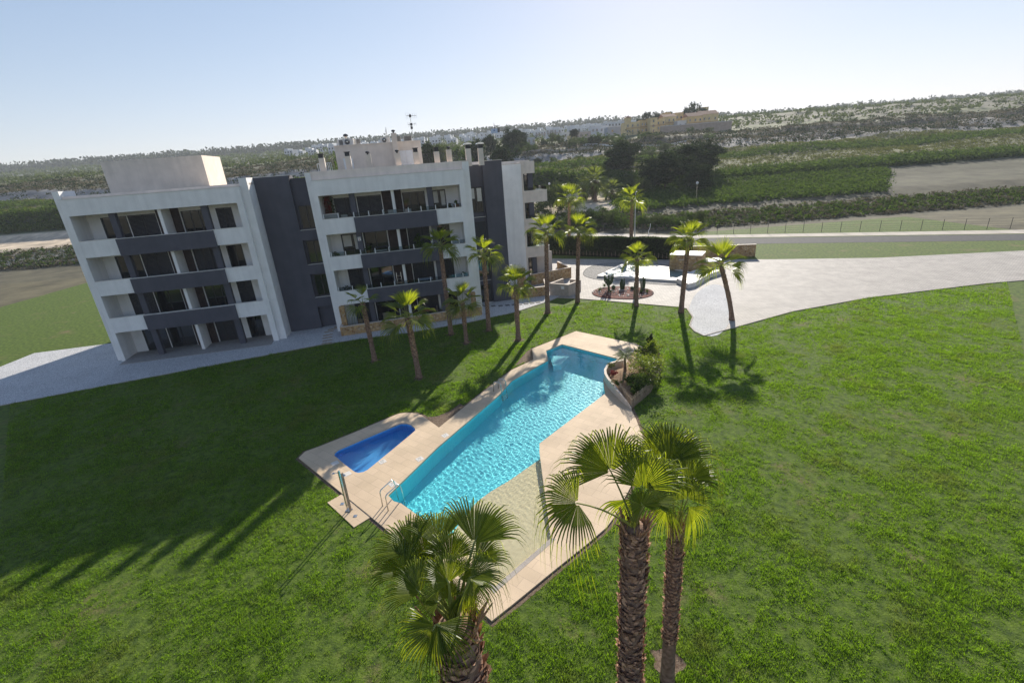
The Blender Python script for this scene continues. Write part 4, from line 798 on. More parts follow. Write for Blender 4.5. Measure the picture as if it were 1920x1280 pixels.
# stepping stones
for k, (x, y) in enumerate(((70, 765), (75, 740), (75, 712), (80, 685), (90, 650), (125, 625), (185, 598))):
    p_ = g(c5(x, y)); mb = MB(); mb.box(-.42, .42, -.11, .11, 0, .035); o = mb.build('stepping_stone', M['asphalt'] if False else M['wood']); o.location = (p_[0], p_[1], .01); o.rotation_euler.z = R(8+k*5); tag(o, '%s narrow brown plank stepping stone in the left pebbles, counted from the nearest' % ('first', 'second', 'third', 'fourth', 'fifth', 'sixth', 'farthest')[k], 'stepping stone', 'plank steps in the left pebbles')
sm_ = mat('grey_stepping_slab', (.16, .16, .155), .85, .15, 4)
for k, (x, y) in enumerate(((20, 1070), (95, 1075), (200, 1072), (308, 1068), (412, 1060), (508, 1052), (600, 1045), (690, 1036), (780, 1026), (870, 1014))):
    p_ = g(c7(x, y)); mb = MB(); mb.box(-.22, .22, -.22, .22, 0, .035); o = mb.build('stepping_stone', sm_); o.location = (p_[0], p_[1], .01); o.rotation_euler.z = R(11); tag(o, '%s square grey slab from the left in the pebbles before the dark tower' % ('first', 'second', 'third', 'fourth', 'fifth', 'sixth', 'seventh', 'eighth', 'ninth', 'last')[k], 'stepping stone', 'square slabs in the right pebbles')
# ---------------------------------------------------------------- pool side things
def bar(mb, pts, r_, n=8):
    # rounded path
    P = [Vector(p) for p in pts]; out = [P[0]]
    for i in range(1, len(P)-1):
        a, b_, c_ = P[i-1], P[i], P[i+1]; ra = min(.14, (a-b_).length*.45, (c_-b_).length*.45); p0 = b_+(a-b_).normalized()*ra; p1 = b_+(c_-b_).normalized()*ra
        for k in range(6): t = k/5; out.append(p0*(1-t)**2+b_*2*t*(1-t)+p1*t*t)
    out.append(P[-1]); mb.tube(out, r_, n)
def handrail(name, foot, endpx, label, parent):
    x, y = g(foot, DZ); e = endpx; mb = MB(); bar(mb, [(x, y, DZ), (x, y, DZ+.78), (e[0], e[1], DZ+.80), (e[0]+(e[0]-x)*.10, e[1]+(e[1]-y)*.10, DZ+.45), (e[0]+(e[0]-x)*.14, e[1]+(e[1]-y)*.14, -.55)], .024)
    return mb.build(name, M['metal'], parent, smooth=True)
hr = empty('pool_handrail', (0, 0, 0), 0, 'pair of steel handrails at the near left corner of the large pool', 'handrail')
for f_, e_ in (((717.5, 948), (740, 918.5)), ((728, 957), (752, 925.5))): handrail('rail', f_, at(*e_, g(f_, DZ)[1]+.72)[:2], '', hr)
# ladder in the middle
la = empty('pool_ladder', (0, 0, 0), 0, 'steel pool ladder with curved handles on the left side of the large pool', 'ladder')
Lf = [(922, 719), (931, 723)]; nrm = Vector((g((990, 700))[0]-g((960, 712))[0], 0, 0)); ed = Vector((*g((935.6, 740), DZ), 0))-Vector((*g((1027.5, 675), DZ), 0)); pn = Vector((-ed.y, ed.x, 0)).normalized()
if pn.x < 0: pn = -pn
lb0 = Vector((*g((938, 738), DZ), 0)); ldir = (-ed).normalized()
for k in (0, 1):
    o_ = lb0+ldir*(.05+.5*k); mb = MB(); bar(mb, [o_-pn*.55+Vector((0, 0, DZ)), o_-pn*.5+Vector((0, 0, DZ+.72)), o_+pn*.05+Vector((0, 0, DZ+.72)), o_+pn*.12+Vector((0, 0, -.9))], .03); mb.build('rail', M['metal'], la, smooth=True)
for z in (-.25, -.5, -.75): o_ = lb0+pn*.12; mb = MB(); mb.tube([o_+ldir*.05+Vector((0, 0, z)), o_+ldir*.55+Vector((0, 0, z))], .03, 8); mb.build('step', M['metal'], la)
# shower
sp = g((655, 956), .035); sh = empty('pool_shower', (sp[0], sp[1], .035), R(-20), 'double outdoor shower with wooden post on the small square pad', 'shower')
for k, sx in enumerate((-.09, .05)):
    mb = MB(); mb.box(sx, sx+.05, -.05, .04, 0, 2.0-.08*k); mb.build('post', M['wood'] if k else M['metal'], sh)
for sx, L_ in ((-.16, -.12), (.12, .14)): mb = MB(); mb.tube([(sx*.4, -.02, 1.9), (sx+L_, -.08, 1.93)], .016, 8); mb.tube([(sx+L_, -.08, 1.94), (sx+L_, -.1, 1.89)], [.03, .065], 12); mb.build('shower_head', M['metal'], sh)
mb = MB(); mb.box(-.13, .13, -.11, .09, 0, .03); mb.build('base_plate', M['metal'], sh)
for p_, lab in (((642, 944), 'small square drain left of the shower'), ((666, 967), 'small square drain in front of the shower')):
    x, y = g(p_, .035); mb = MB(); mb.box(-.08, .08, -.08, .08, 0, .008); mb.box(-.045, .045, -.045, .045, .008, .011); o = mb.build('drain_cover', M['metal']); o.location = (x, y, .036); tag(o, lab, 'drain')
for (px, py, r2_, lab) in ((628, 868, .0, 'pale square plate in the deck left of the small pool'), (651, 888, .0, 'pale square plate at the near corner of the small pool'), (717, 865, .5, 'white depth plate right of the small pool'), (787, 860, .5, 'white depth plate at the middle of the large pool edge'), (737, 907, .5, 'white depth plate near the handrails'), (835, 816, .5, 'white depth plate at the upper large pool edge')):
    x, y = g((px, py), DZ); mb = MB(); mb.box(-.17, .17, -.17, .17, 0, .006); o = mb.build('deck_plate', M['plate']); o.location = (x, y, DZ+.001); o.rotation_euler.z = R(38); tag(o, lab, 'plate')
    if r2_:
        me_ = bpy.data.curves.new('depth_mark', 'FONT')
        mb = MB(); mb.box(-.1, -.03, -.02, .0, .007, .008); mb.box(.02, .09, .04, .06, .007, .008); mb.box(-.03, .03, -.09, -.07, .007, .008); mb.box(-.08, .08, .09, .105, .007, .008); mb.build('marks', M['frame'], o)
        bpy.data.curves.remove(me_)
# ================================================================== PALMS
EYEV = Vector((0, 0, EYE)); UP = Vector((0, 0, 1))
def frond_geo(mb, heart, hub, tip, nrm, S, nseg, droop, q, st=7, fold=.25, pet=.016, ragged=.10, reach=1.):
    """fan leaf: petiole heart->hub, pleated segments from the hub around the axis hub->tip; free tips hang down"""
    a = (tip-hub); Rr = a.length*reach; a.normalize(); n_ = (nrm-a*nrm.dot(a)).normalized(); b_ = n_.cross(a)
    mb.m = 1; mid = (heart+hub)/2+UP*.12*(hub-heart).length; d0 = (hub-heart)
    pts = [heart*(1-t)**2+mid*2*t*(1-t)+hub*t*t for t in (0, .2, .4, .6, .8, 1)]; mb.tube(pts+[hub+a*Rr*.12], [pet*1.9, pet*1.5, pet*1.2, pet, pet*.9, pet*.8, pet*.3], 5); mb.m = 0
    dph = S/(nseg-1); ts = [.05, .28, .5, .64, .78, .9, 1.0] if st == 7 else [.05, .5, .8, 1.0]
    for i in range(nseg):
        ph = (i/(nseg-1)-.5)*S+q.uniform(-.1, .1)*dph; L_ = Rr*(.80+.20*math.cos(ph*.8))*q.uniform(1-ragged, 1.0); dr = droop*q.uniform(.6, 1.5); side = q.uniform(-.35, .35)*dph
        vs = []; 
        for t in ts:
            r_ = t*L_; ph2 = ph+side*max(0, t-.5)*2; c_, s_ = math.cos(ph2), math.sin(ph2); w_ = dph*.5*min(t, .52)*L_*1.02
            if t > .52: w_ *= (max(.04, 1-((t-.52)/.48))**.8)*.86
            hgt = fold*r_*abs(math.sin(ph*.8))**1.3 - .10*r_*(r_/Rr)
            p_ = hub+a*(c_*r_)+b_*(s_*r_)+n_*hgt; k = max(0, t-.48); k2_ = max(0, t-.74); p_ = p_-UP*(dr*(k*k*2.0+k2_*k2_*7)*L_)-a*(dr*k2_*k2_*2.2*L_)
            lat = (b_*c_-a*s_)*w_; rib = n_*(w_*1.0*(1 if t < .6 else 1.3)); vs += [p_-lat, p_+rib, p_+lat]
        fs = []
        for k in range(len(ts)-1): o = k*3; fs += [(o, o+1, o+4, o+3), (o+1, o+2, o+5, o+4)]
        mb.add(vs, fs)
def frond(parent, heart, hub, tip, nrm, S=4.2, nseg=40, droop=.5, q=rnd, st=7, m='frond', fold=.25, pet=.016, ragged=.10, reach=1.):
    mb = MB(); o_ = Vector(parent.location) if parent else Vector()
    frond_geo(mb, heart-o_, hub-o_, tip-o_, nrm, S, nseg, droop, q, st, fold, pet, ragged, reach)
    return mb.build('frond', [M[m], M['petiole']], parent)
def boots(parent, base, top, r0, r1, z0f, q, rows, percirc, size, m='boot', curve=None):
    mb = MB(); ax = top-base; L_ = ax.length
    for j in range(rows):
        t = z0f+(1-z0f)*(j+.5)/rows; c_ = curve(t) if curve else base.lerp(top, t); rr = (r0+(r1-r0)*t)
        for i in range(percirc):
            if q.random() < .1: continue
            a = 2*math.pi*(i+(j % 2)*.5)/percirc+q.uniform(-.3, .3)+j*.21; o_ = Vector((math.cos(a), math.sin(a), 0)); s_ = Vector((-math.sin(a), math.cos(a), 0))
            w_ = size*q.uniform(.45, 1.15); h_ = size*q.uniform(.5, 1.6); out = size*q.uniform(.1, .95); zz = q.uniform(-.09, .09); tw = q.uniform(-.5, .5)*w_
            p0 = c_+o_*(rr*.93)+UP*zz
            vs = [p0-s_*w_*.55, p0+s_*w_*.55, p0+o_*out*.55+UP*h_*.6-s_*w_*.36+s_*tw*.5, p0+o_*out*.55+UP*h_*.6+s_*w_*.36+s_*tw*.5, p0+o_*out+UP*h_+s_*tw, p0+o_*(out*.5+size*.16)+UP*h_*.28]
            mb.add(vs, [(0, 5, 2), (0, 1, 5), (1, 3, 5), (2, 5, 3), (2, 3, 4)])
    return mb.build('leaf_boots', M[m], parent)
def trunk(parent, base, top, r0, r1, q, bend=None, flare=1.35, m='trunk', n=14, steps=26):
    mb = MB(); pts = []; rs = []
    for i in range(steps+1):
        t = i/steps; c_ = bend(t) if bend else base.lerp(top, t); r_ = r0+(r1-r0)*t; r_ *= 1+(flare-1)*math.exp(-t*14); pts.append(c_); rs.append(r_*q.uniform(.96, 1.05))
    rs[-1] *= .8; mb.tube(pts, rs, n); return mb.build('trunk', M[m], parent, smooth=True)
def crownset(parent, heart, R_, n, q, pl=.75, st=4, nseg=20, elmin=-35, elmax=78, m='frond', skirt=0, S=3.0, az0=0.):
    for k in range(n):
        f_ = k/max(1, n-1); el = R(elmax-(elmax-elmin)*f_**.85+q.uniform(-8, 8)); az = az0+k*2.39996+q.uniform(-.25, .25)
        d = Vector((math.cos(az)*math.cos(el), math.sin(az)*math.cos(el), math.sin(el))); hub = heart+d*R_*pl*q.uniform(.8, 1.1)
        d2 = (d-UP*(.02+.40*f_**1.5)).normalized(); tip = hub+d2*R_*q.uniform(.85, 1.1); nr = UP*math.cos(el)-Vector((math.cos(az), math.sin(az), 0))*math.sin(el)
        frond(parent, heart, hub, tip, nr, S*(.55+.45*f_)*q.uniform(.85, 1.1), nseg, .12+.38*f_*f_, q, st, m, .5)
def palm(basepx, heartpx, r0, r1, R_, n, label, variant=0, group='palms on the lawn', lowfrac=.3, size=.085, rows=60, per=9, elmin=-18, elmax=80, skirt=False, Y=None, z0=0., st=4, nseg=20, m='frond', cat='palm tree', bootmat='boot'):
    if Y is None: b_ = Vector((*g(basepx, z0), z0))
    else: b_ = at(basepx[0], basepx[1], Y)
    h_ = at(heartpx[0], heartpx[1], b_.y); q = random.Random(variant*17+3)
    r_ = empty('palm_tree', b_, 0, label, cat, group); rel = h_-b_; z = Vector((0, 0, 0)); bend = lambda t: Vector((rel.x*(t**1.3), rel.y*t, rel.z*t))
    trunk(r_, z, rel, r0, r1, q, bend)
    if rows: boots(r_, z, rel, r0*.98, r1*1.02, lowfrac, q, rows, per, size, bootmat, bend)
    r_.location = b_; crown_parent = r_; heart = b_+rel
    crownset(r_, heart, R_*1.08, n, q, .6, st, nseg, elmin, elmax, m, az0=variant*1.3)
    if skirt:
        mb = MB()
        for k in range(170):
            az = q.uniform(0, 6.283); zz = q.uniform(.0, .42)*rel.z; rr = q.uniform(.2, .85)*(1-.4*zz/(.42*rel.z)); L_ = q.uniform(.7, 1.3); o_ = Vector((math.cos(az), math.sin(az), 0)); s_ = Vector((-math.sin(az), math.cos(az), 0))*q.uniform(.06, .16)
            p0 = rel+UP*(-zz*.8+.1); vs = [p0-s_*.4, p0+s_*.4, p0+o_*rr-UP*L_*.5+s_, p0+o_*rr-UP*L_*.5-s_, p0+o_*rr*.95-UP*L_]; mb.add(vs, [(0, 1, 2, 3), (3, 2, 4)])
        mb.build('dry_skirt', M['deadfrond'], r_)
    return r_
palm((703, 677), (680, 569), .18, .15, 1.0, 5, 'short leaning palm in front of the left end of the terrace wall, with few leaves', 1, lowfrac=.35, elmin=-10)
palm((786, 708), (764, 596), .19, .17, 1.35, 13, 'palm with its foot nearest on the shaded lawn and a wide bright crown', 2, lowfrac=.35, size=.1)
palm((846, 627), (825, 461), .19, .16, 1.15, 15, 'tall palm whose dark crown covers the right balconies of the second floor', 3, lowfrac=.25)
palm((875, 643), (867, 567), .17, .15, 1.15, 11, 'short palm just right of the tall balcony palm', 4, lowfrac=.45)
palm((917, 620), (907, 476), .19, .15, 1.15, 11, 'tall palm in front of the glazed strip of the dark tower', 5, lowfrac=.1)
palm((972, 637), (967, 537), .19, .16, 1.2, 14, 'palm in front of the patio wall and the pale corner block', 6, lowfrac=.3)
palm((1027, 587), (1024, 437), .21, .17, 1.25, 13, 'tall palm beside the concrete enclosure, left of two', 7, lowfrac=.15)
palm((1083, 567), (1085, 433), .20, .16, 1.2, 12, 'tall palm right behind the concrete enclosure at the lawn corner', 8, lowfrac=.15)
palm((1193, 574), (1195, 486), .19, .16, 1.15, 13, 'shorter palm standing in front of the oval cactus bed', 9, lowfrac=.2)
palm((1277, 586), (1291, 452), .21, .17, 1.3, 15, 'tall leaning palm at the right corner of the lawn by the pebble bed', 10, lowfrac=.1)
palm((1067, 478), (1068, 374), .24, .2, 1.75, 13, 'tall palm against the hedge, left of two', 11, 'palms along the hedge', .15, .12, 50, 8)
palm((1183, 470), (1185, 376), .26, .22, 1.75, 13, 'tall thick palm against the hedge beside the street lamp', 12, 'palms along the hedge', .15, .12, 50, 8)
def tzp(px, py, Y): p_ = at(px, py, Y); return tz(p_.x, Y)
for k, (bx_, hx_, yh_, Y, lab) in enumerate(((1096, 1096, 350, 121, 'skirted palm at the left of the sandy clearing'), (1116.5, 1116.5, 337, 117, 'tallest skirted palm in the middle of the sandy clearing'), (1113, 1112, 345, 122.5, 'skirted palm behind the tallest one in the clearing'), (1149, 1148, 355, 119, 'skirted palm at the right of the sandy clearing'))):
    p_ = at(bx_, 378, Y); z_ = tz(p_.x, Y); h_ = at(hx_, yh_, Y); r_ = empty('palm_tree', (p_.x, Y, z_), 0, lab, 'palm tree', 'palms in the sandy clearing'); q = random.Random(k+50)
    rel = Vector((h_.x-p_.x, 0, h_.z-z_)); trunk(r_, Vector(), rel, .35, .25, q, flare=1.8); crownset(r_, Vector(r_.location)+rel, 2.3 if k != 1 else 2.8, 18, q, .55, 4, 14, -50, 85, 'frond_far')
    mb = MB()
    for j in range(200):
        az = q.uniform(0, 6.283); zz = q.uniform(0, .40)*rel.z; rr = q.uniform(.2, 1.5)*(1-.55*zz/(.4*rel.z)); L_ = q.uniform(1.0, 2.0); o_ = Vector((math.cos(az), math.sin(az), 0)); s_ = Vector((-math.sin(az), math.cos(az), 0))*q.uniform(.1, .3)
        p0 = rel+UP*(-zz*.8); mb.add([p0-s_*.4, p0+s_*.4, p0+o_*rr-UP*L_*.5+s_, p0+o_*rr-UP*L_*.5-s_, p0+o_*rr*.95-UP*L_], [(0, 1, 2, 3), (3, 2, 4)])
    mb.build('dry_skirt', M['deadfrond'], r_)
# palm beyond the right edge whose leaf enters the picture
palm((1372, 600), (1352, 500), .19, .16, 1.5, 12, 'palm just right of the waterfall block, its left leaves reaching into view', 15, lowfrac=.3)
# ---------------- the three foreground palms, leaf by leaf
def near_palm(base, heart, r0, r1, fronds, label, seed, lowfrac, size, rows, per, extra=(), bend=None):
    q = random.Random(seed); r_ = empty('palm_tree', base, 0, label, 'palm tree', 'near palms at the bottom of the view'); rel = heart-base
    bd = bend or (lambda t: rel*t)
    trunk(r_, Vector(), rel, r0, r1, q, bd, m='trunk', n=20, steps=40, flare=1.2)
    boots(r_, Vector(), rel, r0, r1, lowfrac, q, rows, per, size, 'boot', bd)
    for (hx, hy, hY, tx, ty, tY, S, dr, kf, ns) in fronds:
        hub = at(hx, hy, hY); tip = at(tx, ty, tY); tc_ = (EYEV-hub).normalized(); nr = tc_*abs(kf)*(1 if kf > 0 else -1)+UP*(1-abs(kf))
        frond(r_, heart-UP*.05, hub, tip, nr, S, ns, dr, q, 7, 'frond', .45, .017, .14, 1.14)
    for (n_, R_, emin, emax, az0) in extra: crownset(r_, heart, R_, n_, q, .7, 7, 34, emin, emax, az0=az0)
    # fibrous young stubs at the heart
    mb = MB()
    for k in range(26):
        az = k*2.4; o_ = Vector((math.cos(az), math.sin(az), 0)); mb.tube([rel-UP*.35+o_*r1*.7, rel-UP*.05+o_*r1*1.0, rel+o_*r1*(1.2+.8*q.random())+UP*q.uniform(.1, .35)], [.035, .022, .01], 5)
    mb.build('stalk_bases', M['boot'], r_)
    return r_
hA = at(852, 1170, 4.1); bA_ = Vector((hA.x+.30, 3.75, 0))
near_palm(bA_, hA, .30, .26, [
    (772, 1032, 4.75, 722, 968, 5.2, 2.7, .35, .55, 36), (800, 1052, 4.7, 780, 962, 5.3, 2.2, .5, .6, 32), (822, 1022, 4.8, 812, 932, 5.5, 1.9, .6, .6, 30),
    (889, 1018, 4.6, 932, 918, 5.2, 2.3, .35, .5, 34), (892, 1052, 4.5, 950, 1000, 4.8, 1.7, .7, .5, 26), (882, 1082, 4.2, 955, 1056, 4.3, 2.3, 1.0, .3, 34),
    (884, 1086, 4.1, 903, 1135, 3.9, 1.9, .6, .4, 22), (841, 1091, 4.15, 806, 1032, 4.4, 3.2, .35, .75, 40), (788, 1111, 4.2, 728, 1052, 4.5, 2.6, .55, .5, 38),
    (845, 1050, 4.6, 850, 972, 5.0, 2.6, .5, .6, 34), (812, 1085, 4.5, 760, 1030, 4.8, 2.6, .6, .6, 34), (862, 1085, 4.3, 905, 1040, 4.5, 2.4, .6, .6, 32), (760, 1075, 4.5, 712, 1012, 4.8, 2.4, .6, .5, 30), (822, 1128, 4.1, 772, 1120, 4.1, 2.6, .8, .5, 32), (866, 1112, 4.2, 876, 1160, 4.1, 2.4, .7, .5, 28), (842, 1120, 4.2, 832, 1072, 4.4, 3.0, .5, .7, 34),
    (816, 1172, 3.75, 774, 1258, 3.45, 3.4, .35, .7, 34), (820, 1170, 3.75, 882, 1220, 3.55, 1.7, .4, .6, 22)],
    'near palm at the lower left with a wide crown before the beach entry', 71, .25, .125, 80, 14, bend=None)
hB = at(1190, 985, 7.0); bB_ = Vector((hB.x-.02, 7.0, 0))
near_palm(bB_, hB, .25, .225, [
    (1145.6, 884, 7.6, 1088, 782, 8.4, 3.0, .5, .6, 46), (1083, 943, 6.7, 990, 952, 6.5, 3.5, .9, .65, 44), (1204, 946, 6.8, 1188, 902, 7.0, 4.6, .5, .8, 46),
    (1204, 914, 7.2, 1210, 826, 7.6, 2.9, .35, .8, 36), (1184, 905, 7.3, 1172, 812, 7.9, .7, .1, .7, 10), (1214, 942, 6.9, 1284, 914, 7.0, 2.1, .8, .35, 32),
    (1182, 935, 7.3, 1163, 990, 7.4, 1.7, .6, .5, 20), (1225, 905, 7.6, 1262, 832, 8.1, 2.4, .6, .5, 26)],
    'near palm with the thick rough trunk, one leaf reaching left over the deck', 72, .0, .13, 115, 12)
cb = g((1251, 1275)); bC_ = Vector((cb[0], cb[1], 0)); hC = at(1268, 990, cb[1])
yC = cb[1]; relC = hC-bC_
near_palm(bC_, hC, .17, .165, [
    (1250, 874, yC+.6, 1222, 772, yC+1.4, 2.3, .45, .55, 36), (1254, 868, yC+.5, 1294, 772, yC+1.3, 2.1, .5, .45, 32), (1290, 900, yC+.1, 1330, 836, yC+.5, 2.6, .8, .5, 34),
    (1290, 934, yC-.2, 1292, 872, yC+.1, 3.4, .6, .8, 38), (1244, 935, yC-.1, 1208, 925, yC, 2.0, .8, .5, 24), (1290, 950, yC-.3, 1314, 990, yC-.3, 1.9, .7, .6, 22), (1252, 950, yC-.2, 1240, 995, yC-.3, 1.9, .7, .6, 22)],
    'near palm with the thinner trunk, standing on a bare earth patch at the right', 73, .30, .10, 85, 11, bend=lambda t: Vector((relC.x*(t**.8), relC.y*t, relC.z*t)))
# ================================================================== LEAFY THINGS
def crown_arrays(seed, nclump, nleaf, leaf, rx=1., ry=1., rz=1., shell=.62, cs=.20, flat=0., lobes=5):
    q = np.random.RandomState(seed); th = q.uniform(0, 2*np.pi, nclump); cz = q.uniform(-1, 1, nclump); sr = np.sqrt(1-cz**2)
    rad = shell+(1-shell)*q.uniform(0, 1, nclump)**.6; lob = 1+.22*np.sin(lobes*th+q.uniform(0, 6))*sr+.16*np.sin(3*cz*3+q.uniform(0, 6)+2*th)
    c = np.stack([np.cos(th)*sr*rad*lob, np.sin(th)*sr*rad*lob, cz*rad*(1-.12*flat)*lob], 1)
    P = np.repeat(c, nleaf, 0)+q.normal(0, cs, (nclump*nleaf, 3))*np.array([1, 1, .7]); P *= np.array([rx, ry, rz])
    n = len(P); u = q.normal(size=(n, 3)); u /= np.linalg.norm(u, axis=1)[:, None]; v = np.cross(u, q.normal(size=(n, 3))); v /= np.linalg.norm(v, axis=1)[:, None]
    s = leaf*q.uniform(.5, 1.2, (n, 1)); V = np.stack([P-u*s-v*s*.45, P+u*s*.2-v*s*.6, P+u*s, P-u*s*.1+v*s*.55], 1).reshape(-1, 3)
    return V, np.arange(n*4).reshape(-1, 4)
def crown_data(name, m, *a, **k):
    V, F = crown_arrays(*a, **k); o = npmesh(name, V, F, m); me = o.data; bpy.data.objects.remove(o); return me
CR = {}
CR['pine'] = [crown_data('crown', M['pine'], s, 95, 75, .075, cs=.14, shell=.45) for s in (1, 2, 3)]
CR['pinefar'] = [crown_data('crown', M['pine'], s, 40, 30, .13, cs=.15, shell=.5) for s in (4, 5)]
CR['olive'] = [crown_data('crown', M['olive'], s, 60, 50, .07, cs=.15, shell=.4) for s in (6, 7)]
CR['bush'] = [crown_data('crown', M['bush'], s, 50, 45, .08, cs=.15, shell=.4) for s in (8, 9, 10)]
CR['lime'] = [crown_data('crown', M['lime'], s, 50, 45, .08, cs=.15, shell=.4) for s in (11, 12)]
def trunkdata(seed):
    q = random.Random(seed); mb = MB(); mb.tube([(0, 0, -.1), (.03, .02, .3), (0, 0, .75), (.02, 0, 1.2)], [.06, .05, .035, .015], 8)
    for i in range(7):
        a = i*2.4; z = .35+.08*i; mb.tube([(0, 0, z), (.3*math.cos(a), .3*math.sin(a), z+.22), (.62*math.cos(a), .62*math.sin(a), z+.38)], [.028, .018, .006], 6)
    o = mb.build('trunk', M['bark']); me = o.data; bpy.data.objects.remove(o); return me
TR = [trunkdata(1), trunkdata(2)]
def tree(kind, px, ytop, Y, wpx, label, name='pine_tree', cat='tree', group=None, bare=.22, base=None, kk=0):
    """tree whose foot is on the terrain at distance Y, crown wpx photo pixels wide, top at ytop"""
    p_ = at(px, ytop, Y); z_ = tz(p_.x, Y) if base is None else base; h_ = max(1.2, p_.z-z_); d_ = (Vector((p_.x, Y, p_.z))-EYEV).dot(Vector(_f)); rr = wpx/FPX*d_/2
    q = random.Random(int(px*7+Y)); r_ = empty(name, (p_.x, Y, z_), q.uniform(0, 6.28), label, cat, group)
    ch = (1-bare)*h_/2; me = CR[kind][kk % len(CR[kind])]; c_ = bpy.data.objects.new('crown', me); C.objects.link(c_); c_.parent = r_; c_.location = (0, 0, bare*h_+ch*.98); c_.scale = (rr*.92, rr*.92, ch*.92)
    t_ = bpy.data.objects.new('trunk', TR[kk % 2]); C.objects.link(t_); t_.parent = r_; tr_ = max(.5*rr, h_*.35); t_.scale = (tr_, tr_, h_*.62)
    return r_
T = [('pine', 1168, 262, 150, 70, 'big dark round pine in the middle of the hillside', .1), ('pine', 1250, 283, 126, 84, 'huge dark pine standing over the right end of the clearing', .12), ('pine', 1297, 266, 134, 66, 'tall dark pine behind the huge one at the right', .15), ('pine', 1326, 262, 140, 60, 'dark pine at the right edge of the view', .15), ('pine', 1218, 300, 132, 42, 'smaller dark pine left of the huge pine', .05), ('pine', 1312, 305, 118, 50, 'dark pine low at the right edge above the path', .05),
     ('pine', 939, 270, 150, 42, 'round dark pine rising behind the dark tower roof', .05), ('pine', 888, 262, 175, 40, 'dark pine behind the hooded roof chimneys', .05), ('pine', 958, 241, 205, 40, 'broad dark pine right of the billboard', .1), ('pine', 917, 252, 215, 30, 'dark pine under the billboard', .05), ('pine', 800, 265, 150, 34, 'dark pine behind the penthouse corner', .05), ('pine', 976, 246, 225, 26, 'small dark pine right of the broad billboard pine', .05),
     ('olive', 1044, 338, 108, 52, 'large olive green tree below the corner balconies', .05), ('olive', 1030, 352, 112, 40, 'olive green tree half hidden behind the corner balconies', .05), ('olive', 1206, 330, 122, 34, 'grey green bush tree left of the huge pine', .05), ('olive', 1012, 372, 104, 44, 'dark green tree behind the middle corner balcony', .0), ('bush', 1062, 360, 110, 30, 'small leafy tree at the left edge of the clearing', .0),
     ('pine', 1077, 242, 235, 20, 'umbrella shaped pine before the pink wall', .45), ('olive', 1035, 248, 228, 15, 'small dark tree left of the umbrella pine', .2), ('olive', 1049, 251, 222, 20, 'bushy brownish tree left of the umbrella pine', .1), ('bush', 1095, 256, 232, 16, 'round clipped shrub right of the umbrella pine', .0), ('bush', 1122, 247, 234, 16, 'green shrub before the grey blue block', .0), ('bush', 1136, 249, 230, 20, 'dense green shrub below the grey blue block', .0), ('bush', 1153, 250, 228, 20, 'dense dark shrub between grey block and yellow houses', .0), ('bush', 1166, 251, 229, 16, 'small shrub below the leftmost yellow house', .0),
     ('bush', 1203, 247, 226, 14, 'upright green shrub below the yellow houses', .0), ('lime', 1216, 252, 226, 16, 'bright green shrub below the yellow houses', .0), ('bush', 1231, 250, 226, 16, 'dark green shrub at the left end of the retaining wall', .0), ('lime', 1238, 260, 222, 18, 'pale low shrub on the green terrace', .0),
     ('olive', 976, 262, 210, 16, 'grey green shrub left of the white shed', .0), ('bush', 990, 266, 205, 12, 'dark shrub right behind the pale roof slab', .0), ('bush', 1002, 268, 206, 12, 'green shrub near the white shed', .0), ('olive', 1018, 258, 226, 9, 'slim young tree right of the white shed', .2), ('bush', 968, 270, 200, 18, 'low dark shrub above the dark tower', .0),
     ('pinefar', 1203, 214, 300, 20, 'leftmost of the dark skyline pines above the yellow houses', .0), ('pinefar', 1217, 207, 302, 22, 'second of the dark skyline pines above the yellow houses', .0), ('pinefar', 1234, 208, 304, 24, 'third of the dark skyline pines above the yellow houses', .0), ('pinefar', 1256, 207, 300, 22, 'dark skyline pine behind the narrow back house', .0), ('pinefar', 1296, 190, 290, 32, 'tallest big round pine on the skyline at the right', .05), ('pinefar', 1318, 199, 285, 16, 'dark pine on the skyline at the right edge', .0),
     ('bush', 622, 289, 80, 24, 'light green tree seen behind the leftmost roof chimneys', .1), ('olive', 826, 264, 190, 30, 'reddish brown tree behind the roof railing', .05), ('bush', 856, 270, 185, 26, 'green tree behind the roof railing', .05), ('bush', 872, 275, 165, 24, 'low green tree before the roof railing gap', .05)]
for k, t in enumerate(T): tree(t[0], t[1], t[2], t[3], t[4], t[5], 'pine_tree' if 'pine' in t[5] else ('shrub' if 'shrub' in t[5] else 'broadleaf_tree'), 'shrub' if 'shrub' in t[5] else 'tree', bare=t[6], kk=k)
for k, (px, yt, Y, w_, lab) in enumerate(((1072, 392, 97, 30, 'leafy bush on the bank below the bench'), (1100, 388, 100, 34, 'round bush on the bank left of the street lamp'), (1130, 386, 99, 40, 'big bush on the bank between the hedge palms'), (1150, 392, 95, 34, 'bush on the bank close to the street lamp'), (1165, 398, 92, 30, 'low green bush on the bank behind the hedge'), (1208, 400, 92, 36, 'dark bush on the bank right of the street lamp'), (1236, 402, 90, 36, 'brownish bush on the bank under the huge pine'), (1262, 400, 88, 34, 'dark bush on the bank left of the tall lawn palm'), (1290, 396, 88, 36, 'green bush on the bank behind the tall lawn palm'), (1312, 392, 88, 30, 'light green bush at the right end of the bank'), (1050, 405, 98, 36, 'olive bush at the left end of the bank'), (1110, 410, 94, 30, 'low bush by the roadside fence'))):
    tree('bush' if k % 3 else 'olive', px, yt, Y, w_, lab, 'bush', 'bush', 'bushes on the bank behind the road', .0, kk=k)
q = random.Random(77)
